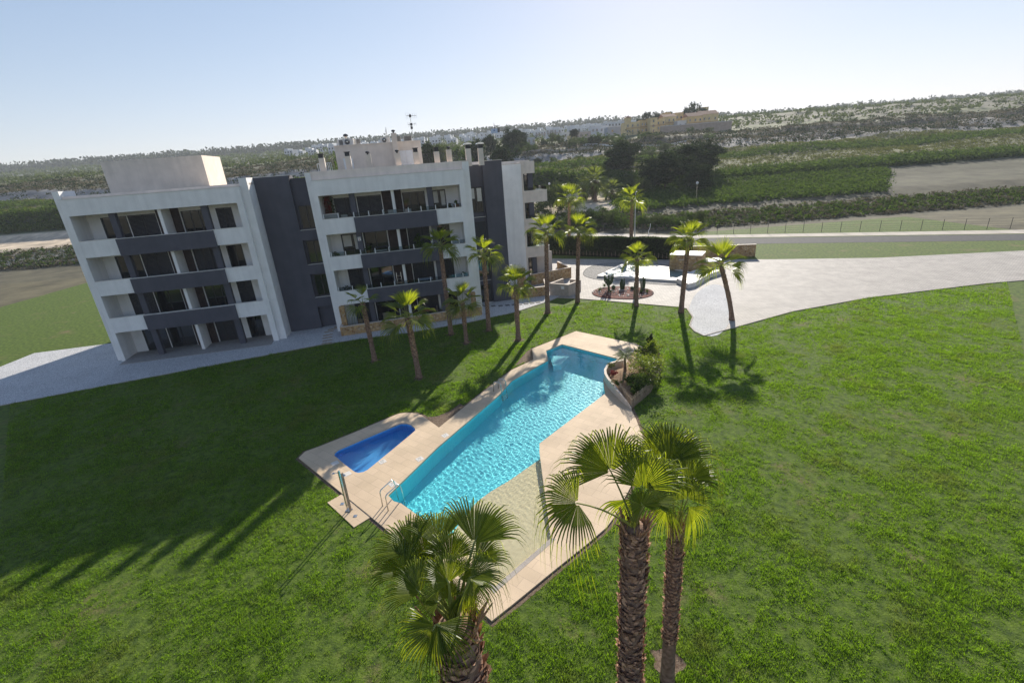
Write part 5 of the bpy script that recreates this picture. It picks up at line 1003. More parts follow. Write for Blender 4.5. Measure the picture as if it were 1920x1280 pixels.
for k in range(46):
    Y = q.uniform(142, 238); u_ = q.uniform(.02, .42); x_ = u_*Y; z_ = tz(x_, Y); kd = q.choice(('bush', 'olive', 'pine', 'bush')); r_ = empty('hillside_bush', (x_, Y, z_), q.uniform(0, 6), 'one of the rounded bushes scattered over the terraced slope behind the clearing', 'bush', 'bushes scattered over the terraced slope'); h_ = q.uniform(1.4, 3.6); rr = h_*q.uniform(.5, .9)
    c_ = bpy.data.objects.new('crown', CR[kd][k % 2]); C.objects.link(c_); c_.parent = r_; c_.location = (0, 0, h_*.45); c_.scale = (rr, rr, h_*.5); t_ = bpy.data.objects.new('trunk', TR[k % 2]); C.objects.link(t_); t_.parent = r_; t_.scale = (h_*.4, h_*.4, h_*.6)
# scattered undergrowth (uncountable)
def scatter(name, m, npts, fn, leaf, hgt, seed, label, spread=.35, per=14):
    q = np.random.RandomState(seed); P = fn(q, npts); z = terr(P[:, 0], P[:, 1]); big = q.uniform(.4, 1.3, npts); B_ = np.repeat(np.stack([P[:, 0], P[:, 1], z], 1), per, 0); s_ = np.repeat(big, per)[:, None]
    off_ = q.normal(size=(npts*per, 3))*spread*s_; off_[:, 2] = np.abs(q.uniform(0, 1, npts*per))*hgt*s_[:, 0]; B_ += off_
    n = len(B_); u = q.normal(size=(n, 3)); u /= np.linalg.norm(u, axis=1)[:, None]; v = np.cross(u, q.normal(size=(n, 3))); v /= np.linalg.norm(v, axis=1)[:, None]; s = leaf*q.uniform(.5, 1.2, (n, 1))
    V = np.stack([B_-u*s-v*s*.45, B_+u*s*.2-v*s*.6, B_+u*s, B_-u*s*.1+v*s*.55], 1).reshape(-1, 3)
    return tag(npmesh(name, V, np.arange(n*4).reshape(-1, 4), m), label, 'vegetation', kind='stuff')
def band(y0, y1, u0=-.5, u1=.75, dens=None):
    def f_(q, n):
        y = q.uniform(y0, y1, n); u = q.uniform(u0, u1, n)
        return np.stack([u*y, y], 1)
    return f_
def band_start(d0, d1, u0=-1.15, u1=1.15):   # follows the oblique foot of the bank
    def f_(q, n):
        u = q.uniform(u0, u1, n); yb = np.interp(u, US, [101, 93, 86]); return np.stack([u*(yb+(d:=q.uniform(d0, d1, n))), yb+d], 1)
    return f_
scatter('undergrowth', M['bush'], 2600, band_start(1, 9.5), .22, .55, 1, 'tangled green undergrowth on the bank behind the road')
scatter('undergrowth', M['drybrush'], 2600, band_start(0, 10.5), .20, .45, 2, 'dry brownish scrub on the bank behind the road')
scatter('undergrowth', M['bush'], 5760, band(132, 141, -1.15, 1.15), .35, 1.6, 3, 'dense dark growth along the foot of the terraces', .7)
scatter('field_plants', M['lime'], 4300, band(141, 166, -1.15, 1.15), .24, .5, 4, 'bright green overgrown terrace field', .7)
scatter('field_plants', M['lime'], 3240, band(176, 189, -1.15, 1.15), .26, .5, 14, 'upper strip of bright green field plants', .7)
scatter('undergrowth', M['bush'], 2880, band(166, 178, -1.15, 1.15), .35, 1.2, 13, 'dark bushes between two green terrace fields', .8)
scatter('scrub', M['drybrush'], 3960, band(196, 240, -1.15, 1.15), .35, .8, 5, 'dry scrub on the slope above the pale bank', .8)
scatter('scrub', M['pine'], 1980, band(190, 236, -1.15, 1.15), .4, 1.3, 6, 'dark low scrub on the slope above the pale bank', .9)
scatter('undergrowth', M['bush'], 3000, band(100, 131, .235, .8), .3, .8, 7, 'shaded undergrowth below the big pines', .7)
scatter('far_vegetation', M['olive'], 2200, band(245, 460, -1.15, 1.15), .8, 2.2, 8, 'distant gardens and scrub in front of the white town', 1.6)
scatter('ridge_woodland', M['pine'], 3000, band(770, 880, -1.15, 1.15), 2.6, 11, 9, 'far wooded ridge on the skyline', 5, 16)
scatter('town_greenery', M['olive'], 1600, band(460, 810, -1.15, 1.15), 1.4, 4, 10, 'trees and gardens between the far white houses', 3)
# ---------------------------------------------------------------- hedge and picket fence
h0 = Vector((*g(c4(370, 522)), 0)); h1 = Vector((*g(c4(1560, 570)), 0)); hd = (h1-h0).normalized(); hA_ = h0-hd*20; hB_ = h0+hd*(h1-h0).length*1.16; hn = Vector((-hd.y, hd.x, 0)); hL = (hB_-hA_).length; HH = 2.75
hedge = empty('clipped_hedge', hA_, math.atan2(hd.y, hd.x), 'long tall clipped hedge closing the plaza, dark on this side with a sunlit top', 'hedge')
q = np.random.RandomState(3); n = 60000; P = np.zeros((n, 3)); w_ = 1.1; f_ = q.uniform(0, 1, n)
P[:, 0] = q.uniform(0, hL, n); fr_ = f_ < .5; P[fr_, 1] = q.normal(0, .05, fr_.sum()); P[fr_, 2] = q.uniform(.25, HH, fr_.sum()); tp = f_ >= .5; P[tp, 1] = q.uniform(0, w_, tp.sum()); P[tp, 2] = HH+q.normal(0, .05, tp.sum()); bk = f_ > .85; P[bk, 1] = w_+q.normal(0, .05, bk.sum()); P[bk, 2] = q.uniform(0, HH, bk.sum())
P[:, 1] += .08*np.sin(P[:, 0]*.9)+.05*np.sin(P[:, 0]*2.3+P[:, 2]*2); P[tp, 2] += .05*np.sin(P[tp, 0]*1.3)
u = q.normal(size=(n, 3)); u /= np.linalg.norm(u, axis=1)[:, None]; v = np.cross(u, q.normal(size=(n, 3))); v /= np.linalg.norm(v, axis=1)[:, None]; s = .085*q.uniform(.5, 1.3, (n, 1))
npmesh('hedge_leaves', np.stack([P-u*s-v*s*.5, P+u*s*.2-v*s*.6, P+u*s, P+v*s*.55], 1).reshape(-1, 3), np.arange(n*4).reshape(-1, 4), M['hedge'], hedge)
mb = MB(); mb.box(0, hL, .12, w_-.12, 0, HH-.1); mb.build('hedge_core', mat('hedge_twigs', (.02, .02, .012), .95, .4, 4, bump=.6), hedge)
pf = empty('picket_fence', hA_-hn*.35, math.atan2(hd.y, hd.x), 'low pale picket fence along the foot of the hedge', 'fence'); mb = MB(); k = 0.
while k < hL: mb.box(k, k+.035, 0, .02, .25, .85+.12*math.sin(k*7)); k += .55
mb.build('pickets', M['wood'], pf); mb = MB(); mb.box(0, hL, .022, .05, .45, .49); mb.build('fence_rail', M['bark'], pf)
# roadside mesh fence
rf = [Vector((x, y, 0)) for x, y in ((-20, 108.8), (9.4, 98.8), (31.2, 81), (80, 61))]; fe = empty('roadside_fence', rf[0], 0, 'thin dark wire fence behind the pale pavement', 'fence')
for i in range(3):
    a, b_ = rf[i]-rf[0], rf[i+1]-rf[0]; n_ = int((b_-a).length/2.4); mb = MB()
    for k in range(n_+1): p_ = a.lerp(b_, k/n_); mb.tube([p_, p_+UP*1.6], .035, 5)
    mb.build('posts', M['darkmetal'], fe); mb = MB(); [mb.tube([a+UP*z, b_+UP*z], .012, 4) for z in (.2, .5, .8, 1.1, 1.55)]; mb.build('wires', M['darkmetal'], fe)
lp = Vector((*g((1190, 446)), .03)); lamp = empty('street_lamp', lp, 0, 'tall thin pale street lamp pole behind the hedge beside the thick palm', 'street lamp'); mb = MB(); mb.tube([(0, 0, 0), (0, 0, 4), (0, 0, 7.9)], [.09, .07, .045], 10); mb.build('pole', M['basin_white'], lamp); mb = MB(); mb.tube([(0, 0, 7.8), (-.5, .2, 7.95), (-1.0, .4, 7.98)], .03, 6); mb.build('arm', M['basin_white'], lamp); mb = MB(); mb.box(-1.5, -.95, .3, .5, 7.93, 8.0); mb.build('lamp_head', M['metal'], lamp)
for (px, py, Y, hh, lab) in ((1304, 395, 104, 3.6, 'small thin lamp post on the path at the right'), (1030.5, 360, 124, 4, 'small globe lamp among the trees below the corner balconies')):
    p_ = at(px, py, Y); z_ = tz(p_.x, Y); l2 = empty('park_lamp', (p_.x, Y, z_), 0, lab, 'street lamp'); mb = MB(); mb.tube([(0, 0, 0), (0, 0, hh)], .06, 8); mb.build('pole', M['metal'], l2); mb = MB(); mb.tube([(0, 0, hh-.05), (0, 0, hh+.15), (0, 0, hh+.4), (0, 0, hh+.55)], [.1, .28, .26, .05], 12); mb.build('globe', M['whitemetal'], l2, smooth=True)
p_ = g(c4(1385, 318), .03); st_ = empty('bent_metal_stand', (p_[0], p_[1], .03), 0, 'small white bent metal stand on the pavement right of the street lamp', 'stand'); mb = MB(); mb.tube([(-.5, 0, .05), (.5, 0, .05)], .05, 6); mb.build('foot', M['whitemetal'], st_); mb = MB(); mb.tube([(-.3, 0, .05), (-.4, 0, .6), (-.15, 0, 1.1), (-.05, 0, 1.9)], .045, 6); mb.build('upright', M['whitemetal'], st_)
for (px, py, Y, lab) in ((1057, 383, 113, 'wooden bench at the left edge of the sandy clearing'), (1105, 364, 122, 'dark bench behind the skirted palms')):
    p_ = at(px, py, Y); z_ = tz(p_.x, Y); be = empty('park_bench', (p_.x, Y, z_), 0, lab, 'bench'); mb = MB(); [mb.box(-.9, .9, -.25+.17*i, -.12+.17*i, .43, .47) for i in range(3)]; mb.build('seat', M['bark'], be); mb = MB(); [mb.box(-.9, .9, .28, .31, .58+.16*i, .7+.16*i) for i in range(2)]; mb.build('backrest', M['bark'], be)
    for sx in (-.8, .8): mb = MB(); mb.box(sx-.04, sx+.04, -.22, .28, 0, .43); mb.build('leg', M['darkmetal'], be)
wl = [(-5, 127), (20, 128), (34, 124), (60, 118)]; 
# ---------------------------------------------------------------- island planter
wall_top = [((1168, 673.5), .55), ((1147.5, 677.8), .6), ((1138, 683), .62), ((1132.5, 692), .62), ((1133, 700), .62), ((1138, 709), .6), ((1147.5, 720), .58), ((1157, 732), .5), ((1166, 742.5), .42), ((1176, 755), .28), ((1184, 766), .14)]
wp = [Vector((*g(p_, z_), z_)) for p_, z_ in wall_top]; ip = wp[0].copy(); ip.z = 0
isl = empty('raised_planter', ip, 0, 'raised planting island with curved cream wall and picket fence between pool and lawn', 'planter')
mb = MB(); n = len(wp); cen = sum(wp, Vector())/n+Vector((1.3, .3, 0)); inn_ = [w__+(cen-w__).normalized()*.16 for w__ in wp]; vs = []
for w__, i_ in zip(wp, inn_): vs += [(w__.x-ip.x, w__.y-ip.y, -1.4), (w__.x-ip.x, w__.y-ip.y, w__.z), (i_.x-ip.x, i_.y-ip.y, w__.z+.001), (i_.x-ip.x, i_.y-ip.y, -.3)]
fs = []
for i in range(n-1): o = i*4; fs += [(o, o+4, o+5, o+1), (o+1, o+5, o+6, o+2), (o+2, o+6, o+7, o+3)]
fs += [(0, 1, 2, 3), ((n-1)*4+3, (n-1)*4+2, (n-1)*4+1, (n-1)*4)]; mb.add(vs, fs); mb.build('curved_wall', M['coping'], isl)
back = [Vector((*g(p_), 0)) for p_ in ((1192, 760), (1215, 740), (1234, 713), (1238, 692), (1228, 668), (1210, 655), (1190, 655))]
soilp = [(p_.x-ip.x, p_.y-ip.y) for p_ in inn_]+[(p_.x-ip.x, p_.y-ip.y) for p_ in back]; cs_ = Vector((sum(p_[0] for p_ in soilp)/len(soilp), sum(p_[1] for p_ in soilp)/len(soilp)))
mb = MB(); rings = [1, .8, .5, .2]; nn_ = len(soilp); vs = []
for j, r_ in enumerate(rings): vs += [(cs_.x+(x-cs_.x)*r_, cs_.y+(y-cs_.y)*r_, [.02, .22, .42, .5][j]) for x, y in soilp]
fs = [(j*nn_+i, j*nn_+(i+1) % nn_, (j+1)*nn_+(i+1) % nn_, (j+1)*nn_+i) for j in range(3) for i in range(nn_)]+[tuple(3*nn_+i for i in range(nn_))]; mb.add(vs, fs); mb.build('soil', mat('sandy_soil', (.22, .13, .07), .95, .3, 5, bump=.8, bscale=25, col2=(.34, .23, .14)), isl, smooth=True)
fpath = [Vector((*g(p_), 0)) for p_ in ((1160, 737), (1171, 751), (1183.5, 766), (1204, 750), (1220, 735), (1233, 712), (1240, 694), (1232, 670), (1214, 655))]; fn_ = empty('picket_fence', fpath[2], 0, 'low grey picket fence around the near tip of the planting island', 'fence'); mb = MB(); mr_ = MB()
for i in range(len(fpath)-1):
    a, b_ = fpath[i]-fpath[2], fpath[i+1]-fpath[2]; L_ = (b_-a).length; d_ = (b_-a).normalized(); k = 0.
    while k < L_:
        p_ = a+d_*k; nn2 = Vector((-d_.y, d_.x, 0))*.012; h_ = .74+.04*math.sin(k*9+i); e_ = d_*.03; mb.add([p_-e_-nn2, p_+e_-nn2, p_+e_+nn2, p_-e_+nn2, p_-e_-nn2+UP*h_, p_+e_-nn2+UP*h_, p_+e_+nn2+UP*h_, p_-e_+nn2+UP*h_, p_-nn2+UP*(h_+.06), p_+nn2+UP*(h_+.06)], [(0, 1, 5, 4), (1, 2, 6, 5), (2, 3, 7, 6), (3, 0, 4, 7), (4, 5, 8), (7, 9, 6), (5, 6, 9, 8), (4, 8, 9, 7)]); k += .165
    for z in (.2, .55): mr_.tube([a+UP*z+nn2*2.4, b_+UP*z+nn2*2.4], .016, 4)
mb.build('pickets', M['wood'], fn_); mr_.build('rails', M['wood'], fn_)
def shrub(px, py, zg_, rx_, h_, m, seed, label, leaf=.055, nc=34, nl=60, name='shrub', Yp=None):
    x, y = g((px, py), zg_); r_ = empty(name, (x, y, zg_), 0, label, 'shrub'); V, F = crown_arrays(seed, nc, nl, leaf/max(rx_, .01), cs=.17, shell=.3); V = V*np.array([rx_, rx_, h_/2])+np.array([0, 0, h_*.52]); npmesh('leaves', V, F, M[m], r_)
    mb = MB(); [mb.tube([(0, 0, 0), (.3*rx_*math.cos(a), .3*rx_*math.sin(a), h_*.4), (.6*rx_*math.cos(a), .6*rx_*math.sin(a), h_*.75)], [.02, .014, .006], 5) for a in (0, 1.3, 2.6, 3.9, 5.2)]; mb.build('stems', M['bark'], r_); return r_
shrub(1212, 706, .3, 1.05, 1.7, 'garden', 31, 'largest round yellow green bush on the planting island', .06, 46, 80); shrub(1199, 728, .3, .62, .95, 'bush', 32, 'dark bush near the tip of the planting island', .055, 40, 60); shrub(1216, 724, .25, .55, .95, 'garden', 33, 'bush leaning over the picket fence on the right', .055)
shrub(1205, 672, .3, .55, 1.0, 'bush', 34, 'bush behind the small palm on the planting island'); shrub(1222, 675, .25, .55, 1.4, 'garden', 35, 'tall yellowish bush at the back right of the planting island'); shrub(1194, 740, .2, .35, .6, 'bush', 36, 'low dark bush inside the fence tip'); shrub(1219, 664, .2, .22, 1.4, 'pine', 37, 'narrow dark upright shrub at the back of the island', .04)
shrub(1184, 718, .4, .4, .6, 'bush', 38, 'small bush below the small palm', .045); shrub(1150, 704, .5, .24, .38, 'redleaf', 39, 'small red leaved plant by the curved wall', .04, 20, 30); shrub(1157, 722, .45, .3, .35, 'bush', 40, 'low green plant along the curved wall', .04, 20, 30); shrub(1146, 690, .5, .3, .35, 'lime', 41, 'low green plant at the pool end of the curved wall', .04, 20, 30)
sp_ = Vector((*g((1172, 694), .5), .5)); pr = empty('small_palm', sp_, 0, 'small feathery palm on the planting island beside the pool', 'palm tree'); hp = at(1171.5, 667, sp_.y); rel = hp-sp_; q_ = random.Random(5); mb = MB(); mb.tube([(0, 0, 0), rel*.5, rel], [.11, .08, .06], 10); mb.build('trunk', M['trunk'], pr)
for k in range(20):
    az = k*2.4; el = R(75-100*(k/19)); mb = MB(); pts = []; d_ = Vector((math.cos(az), math.sin(az), 0)); L_ = .85*q_.uniform(.85, 1.1)
    for j in range(8): t = j/7; pts.append(rel+d_*(L_*t*math.cos(el*.8)+.0)+UP*(L_*t*math.sin(el)-.5*L_*t*t))
    mb.m = 1; mb.tube(pts, [.012]*5+[.008, .006, .003], 4); mb.m = 0; sd_ = Vector((-d_.y, d_.x, 0))
    for j in range(1, 24):
        t = j/24; i_ = min(6, int(t*7)); p_ = pts[i_].lerp(pts[i_+1], t*7-i_); ll = .26*math.sin(math.pi*min(1, t*.85+.12))
        for sg in (-1, 1): e_ = p_+sd_*sg*ll+d_*ll*.55-UP*ll*.35; mb.add([p_-d_*.012, p_+d_*.012, e_], [(0, 1, 2)])
    mb.build('frond', [M['frond'], M['petiole']], pr)
# balcony greenery
def bplant(s, t, z, rx_, h_, m, label, seed, potw=.16, poth=.3, cat='potted plant', leaf=.05):
    x, y, _ = bl(s, t); r_ = empty('potted_plant', (x, y, z), BA, label, cat); mb = MB(); mb.tube([(0, 0, 0), (0, 0, poth)], [potw*.75, potw], 12); mb.build('pot', M['terracotta'], r_); V, F = crown_arrays(seed, 14, 26, leaf/rx_, cs=.2, shell=.3); V = V*np.array([rx_, rx_, h_/2])+np.array([0, 0, poth+h_*.45]); npmesh('leaves', V, F, M[m], r_)
tr_ = empty('flower_trellis', bl(-12.35, 1.7, z3), BA, 'red and green climber in a pale trough at the left end of the top balcony', 'climbing plant'); mb = MB(); mb.box(-.6, .75, -.9, -.4, .0, 1.35); mb.build('trough', M['cushion'], tr_)
q = np.random.RandomState(5)
for nm_, m_, n_, xr in (('green_leaves', 'olive', 1500, (-.5, .55)), ('red_leaves', 'redleaf', 1500, (-.5, .2))):
    P = np.stack([q.uniform(*xr, n_)*q.uniform(.6, 1, n_), q.normal(.05, .06, n_), q.uniform(.7, 2.75, n_)], 1); P[:, 0] *= 1.1-.25*(P[:, 2]/2.75); u = q.normal(size=(n_, 3)); u /= np.linalg.norm(u, axis=1)[:, None]; v = np.cross(u, q.normal(size=(n_, 3))); s = .05
    npmesh(nm_, np.stack([P-u*s-v*s*.4, P+u*s*.2-v*s*.5, P+u*s, P+v*s*.5], 1).reshape(-1, 3), np.arange(n_*4).reshape(-1, 4), M[m_], tr_)
bplant(-1.25, 1.0, z3+.6, .2, .4, 'bush', 'terracotta potted plant at the right end of the top balcony', 51, .28, .6); bplant(-1.85, 1.1, z3+.55, .14, .5, 'pine', 'dark conical potted plant on the top right balcony', 52); bplant(-12.4, .9, z2+.4, .28, .5, 'bush', 'leafy potted plant at the left end of the second floor balcony', 53, .2, .4)
bplant(-12.1, .9, z1_+.35, .35, .5, 'pine', 'dark round potted plant at the left end of the first floor balcony', 54, .2, .4); bplant(-9.7, 1.1, z2+.5, .3, .5, 'bush', 'potted plant left of the white table on the second floor', 55, .2, .5); bplant(-1.3, 1.0, z1_+.4, .25, .5, 'bush', 'potted plant on the right first floor balcony', 56, .2, .4); bplant(-5.0, .9, z2+.2, .55, 1.5, 'bush', 'large leafy potted palm right of the divider on the second floor', 57, .25, .4, leaf=.09); bplant(-3.2, .9, .05, .4, .9, 'bush', 'green potted plant on the ground floor terrace', 58)
for (s, zz, lab) in ((9.0, 10.5, 'bushy plant on the top corner balcony'), (9.3, 7.45, 'green plant trailing over the middle corner balcony'), (9.2, 4.25, 'plant on the lowest corner balcony')): bplant(s, 12.2, zz-1.0, .5, 1.0, 'lime', lab, int(s*10), .25, .5, leaf=.07)
# ---------------------------------------------------------------- houses
def house(x0, x1, yt, yb, Y, m, label, roof='flat', depth=7, tower=None, nwin=(2, 2), rz=0., name='house', group=None, roofm='rooftile'):
    a = at(x0, yb, Y); b_ = at(x1, yb, Y); t = at((x0+x1)/2, yt, Y); w_ = b_.x-a.x; zb = (a.z+b_.z)/2; H_ = t.z-zb; cxh = (a.x+b_.x)/2; r_ = empty(name, (cxh, Y, zb), rz, label, 'house', group); low = min(tz(cxh, Y), tz(cxh, Y+depth), zb)-zb-.6
    mb = MB(); mb.box(-w_/2, w_/2, 0, depth, low, H_); mb.build('wall', m, r_)
    mb = MB(); e_ = .25
    if roof == 'flat': mb.box(-w_/2-.1, w_/2+.1, -.1, depth+.1, H_, H_+.25); mb.build('roof', m if m in (M['ochre'], M['ochre2']) else M['farwhite'], r_)
    elif roof == 'gable': mb.add([(-w_/2-e_, -e_, H_), (w_/2+e_, -e_, H_), (w_/2+e_, depth+e_, H_), (-w_/2-e_, depth+e_, H_), (-w_/2-e_, depth/2, H_+depth*.22), (w_/2+e_, depth/2, H_+depth*.22)], [(0, 1, 5, 4), (2, 3, 4, 5), (0, 4, 3), (1, 2, 5), (0, 3, 2, 1)]); mb.build('roof', M[roofm], r_)
    nx_, nz_ = nwin
    for iz in range(nz_):
        for ix in range(nx_):
            xw = -w_/2+w_*(ix+.5)/nx_+rnd.uniform(-.3, .3); zw = H_*(iz+.42)/nz_; ww, hw = .55, .75
            mb = MB(); mb.box(xw-ww, xw+ww, -.08, 0, zw-hw, zw+hw); f_ = mb.build('window', m, r_); mb = MB(); mb.box(xw-ww+.12, xw+ww-.12, -.10, -.081, zw-hw+.12, zw+hw-.12); mb.build('pane', M['glass'], f_)
    if nz_ > 1: mb = MB(); mb.box(-w_/2+.02, w_/2-.02, -.5, 0, H_*.5-.12, H_*.5+.02); mb.build('ledge', M[roofm] if roof == 'gable' else M['rooftile'], r_)
    if tower:
        tx, tw, th = tower; tx0 = -w_/2+w_*tx; mb = MB(); mb.box(tx0, tx0+tw, .3, tw+.3, H_-.1, H_+th); tt = mb.build('tower', m, r_); mb = MB(); c_ = (tx0+tw/2, tw/2+.3); mb.add([(tx0-.4, -.1, H_+th), (tx0+tw+.4, -.1, H_+th), (tx0+tw+.4, tw+.7, H_+th), (tx0-.4, tw+.7, H_+th), (c_[0], c_[1], H_+th+tw*.4)], [(0, 1, 4), (1, 2, 4), (2, 3, 4), (3, 0, 4), (0, 3, 2, 1)]); mb.build('tower_roof', M['rooftile'], tt)
    return r_
O, O2, FW = M['ochre'], M['ochre2'], M['farwhite']
house(1173, 1200, 230, 250, 262, O2, 'leftmost yellow house, with a small tile capped tower', 'flat', 8, (.03, 2.6, 2.4), (3, 2), .08)
house(1200, 1222, 226, 249, 264, O, 'orange yellow house with flat terrace, second from the left', 'flat', 7, None, (3, 2), -.05); house(1219, 1232, 222, 249, 259, O2, 'tall narrow yellow block of the hillside terrace', 'flat', 6, None, (1, 3), .05)
house(1231, 1247, 225, 244, 262, O2, 'pale yellow house with a light roof in the middle of the terrace', 'flat', 7, None, (2, 2)); house(1243, 1267, 219, 242, 268, O2, 'yellow house with dark tiled porch roof', 'gable', 7, None, (3, 2), .06); house(1245, 1258, 212, 222, 285, O, 'small orange house standing behind on the skyline', 'flat', 6, None, (1, 1)); house(1266, 1281, 212, 226, 283, O, 'orange house behind the white house', 'flat', 7, None, (2, 1))
house(1270, 1290, 227, 241, 262, FW, 'white house with slate grey flat roof between the yellow ones', 'flat', 7, None, (2, 1)); house(1289, 1316, 218, 243, 260, O, 'big ochre house with cornices near the right edge', 'gable', 9, None, (3, 2), -.04); house(1313, 1345, 214, 243, 266, O2, 'ochre house cut by the right edge of the view', 'gable', 9, None, (3, 2)); house(1312, 1328, 202, 213, 290, O2, 'small ochre house up on the skyline at the right edge', 'flat', 6, None, (1, 1)); house(1283, 1294, 218, 228, 288, O2, 'small ochre house behind the big cornice house', 'flat', 6, None, (1, 1))
a_ = at(1238, 252, 246); rw = empty('retaining_wall', (a_.x, 246, a_.z), -.05, 'long pinkish retaining wall below the yellow houses', 'wall'); mb = MB(); mb.box(0, 34, 0, .5, -5, 3.4); mb.build('wall_face', mat('pinkish_wall', (.40, .31, .25), .9, .1, .8), rw); mb = MB(); mb.box(-.02, 34.02, -.05, .55, 3.4, 3.6); mb.build('coping', M['farwhite'], rw)
bw = mat('grey_blue_render', (.36, .38, .42), .85, .05, .5); house(1108, 1140, 237, 249, 300, FW, 'white flat roofed building behind the shrubs', 'flat', 10, None, (4, 1)); house(1140, 1172, 238, 250, 285, bw, 'grey blue blocky building with a dark recess left of the yellow houses', 'flat', 10, None, (2, 1)); house(1134, 1170, 229, 238, 330, FW, 'long white building with red brown trim behind the grey block', 'flat', 9, None, (6, 1))
pk = mat('pale_pink_render', (.52, .42, .37), .85, .06, .6); house(1082, 1108, 247, 258, 262, pk, 'pale pink house with white parapet behind the umbrella pine', 'flat', 8, None, (2, 1)); house(1052, 1068, 249, 258, 262, FW, 'small white house left of the umbrella pine', 'flat', 7, None, (1, 1)); house(1066, 1078, 255, 262, 252, O2, 'low sandy annex at the foot of the umbrella pine', 'flat', 5, None, (1, 1))
house(981, 1003, 259, 269, 232, FW, 'long low white shed with dark openings left of the brown tree', 'flat', 8, None, (3, 1)); house(1026, 1044, 244, 256, 330, FW, 'white block of flats left of the umbrella pine', 'flat', 9, None, (4, 3)); house(1040, 1053, 243, 254, 340, FW, 'white house with a light dome behind the brown tree', 'flat', 9, None, (2, 2)); house(1004, 1028, 247, 256, 360, FW, 'white terrace of small flats at the edge of the town', 'flat', 9, None, (5, 2)); house(900, 915, 250, 256, 420, FW, 'white house left of the billboard', 'flat', 9, None, (2, 1))
# distant white town: each house an object
hm = []
for v_ in range(4):
    mb = MB(); mb.box(-4, 4, 0, 8, -4, 5.5+v_*.4); mb.box(-4, 1-v_*.8, 1, 8, 5.5+v_*.4, 7.6)
    mb.m = 1
    for xx in (-2.6, 0, 2.6):
        for zz in (1.5, 4.0): mb.box(xx-.55, xx+.55, -.06, 0, zz-.7, zz+.7)
    o = mb.build('town_house', [M['farwhite'], M['frame']]); hm.append(o.data); bpy.data.objects.remove(o)
q = random.Random(12); cnt = 0
for row, (Y, yo) in enumerate(((410, 0), (470, 0), (520, 0), (570, 0), (620, 0), (670, 0), (715, 0))):
    u_ = -.40+.01*row
    while u_ < .31:
        x = u_*Y; u_ += (11+q.random()*7)/Y
        if q.random() < .28: continue
        o = bpy.data.objects.new('town_house', hm[q.randrange(4)]); C.objects.link(o); yy = Y+q.uniform(-14, 14); o.location = (x, yy, tz(x, yy)+.3); o.rotation_euler.z = q.uniform(-.25, .25); s_ = q.uniform(.8, 1.1); o.scale = (s_, s_, s_*q.uniform(.75, 1.05)); tag(o, 'small white house among many in the distant town below the ridge', 'house', 'white houses of the distant town'); cnt += 1
print('town houses', cnt)
# billboard and spire
Yb = 235; p0 = at(921, 250.5, Yb); p1 = at(932.5, 241, Yb); zt = tz(p0.x, Yb); bb = empty('billboard', ((p0.x+p1.x)/2, Yb, zt), .15, 'pale blue billboard on a post with a dark spike on top, rising above the pines', 'billboard'); w_ = p1.x-p0.x; h0_, h1_ = p0.z-zt, p1.z-zt
mb = MB(); mb.tube([(0, .3, 0), (0, .3, h0_)], .25, 8); mb.build('post', M['metal'], bb); mb = MB(); mb.box(-w_/2, w_/2, 0, .3, h0_, h1_); pn_ = mb.build('panel', M['panel_blue'], bb); mb = MB(); mb.tube([(0, -.03, (h0_+h1_)/2+.2), (0, 0, (h0_+h1_)/2+.2)], .35, 10); mb.build('mark', mat('blue_mark', (.05, .12, .35), .6), pn_)
mb = MB(); mb.box(w_/2, w_/2+1.1, .1, 1.0, h0_+.3, h1_+.2); mb.build('side_panel', M['darkmetal'], bb); mb = MB(); mb.add([(0, .0, h1_), (.5, .0, h1_), (.5, .5, h1_), (0, .5, h1_), (.1, .2, h1_+2.8)], [(0, 1, 4), (1, 2, 4), (2, 3, 4), (3, 0, 4)]); mb.build('spike', M['darkmetal'], bb)
# guard wall and path lines on the hillside
for (Y, u0, u1, dz, hh, m_, lab) in ((212, .17, .42, 0, .7, 'farwhite', 'pale low kerb wall along the hillside road'), (203, .05, .19, .0, .8, 'concrete', 'low grey kerb wall on the slope above the pale bank'), (153, .20, .33, .2, .8, 'concrete', 'low terrace wall right of the round pine')):
    mb = MB(); n_ = 24; x_ = [u0*Y+(u1-u0)*Y*i/n_ for i in range(n_+1)]; yy = [Y+.8*math.sin(i*.4) for i in range(n_+1)]; o0 = (x_[0], Y, tz(x_[0], Y)); vs = []
    for a, b_ in zip(x_, yy): z_ = tz(a, b_)-o0[2]; vs += [(a-o0[0], b_-.15-Y, z_-.5), (a-o0[0], b_-.15-Y, z_+hh), (a-o0[0], b_+.15-Y, z_+hh), (a-o0[0], b_+.15-Y, z_-.5)]
    fs = []
    for i in range(n_): o = i*4; fs += [(o, o+4, o+5, o+1), (o+1, o+5, o+6, o+2), (o+2, o+6, o+7, o+3)]
    mb.add(vs, fs); o = mb.build('kerb_wall', M[m_]); o.location = o0; tag(o, lab, 'wall')
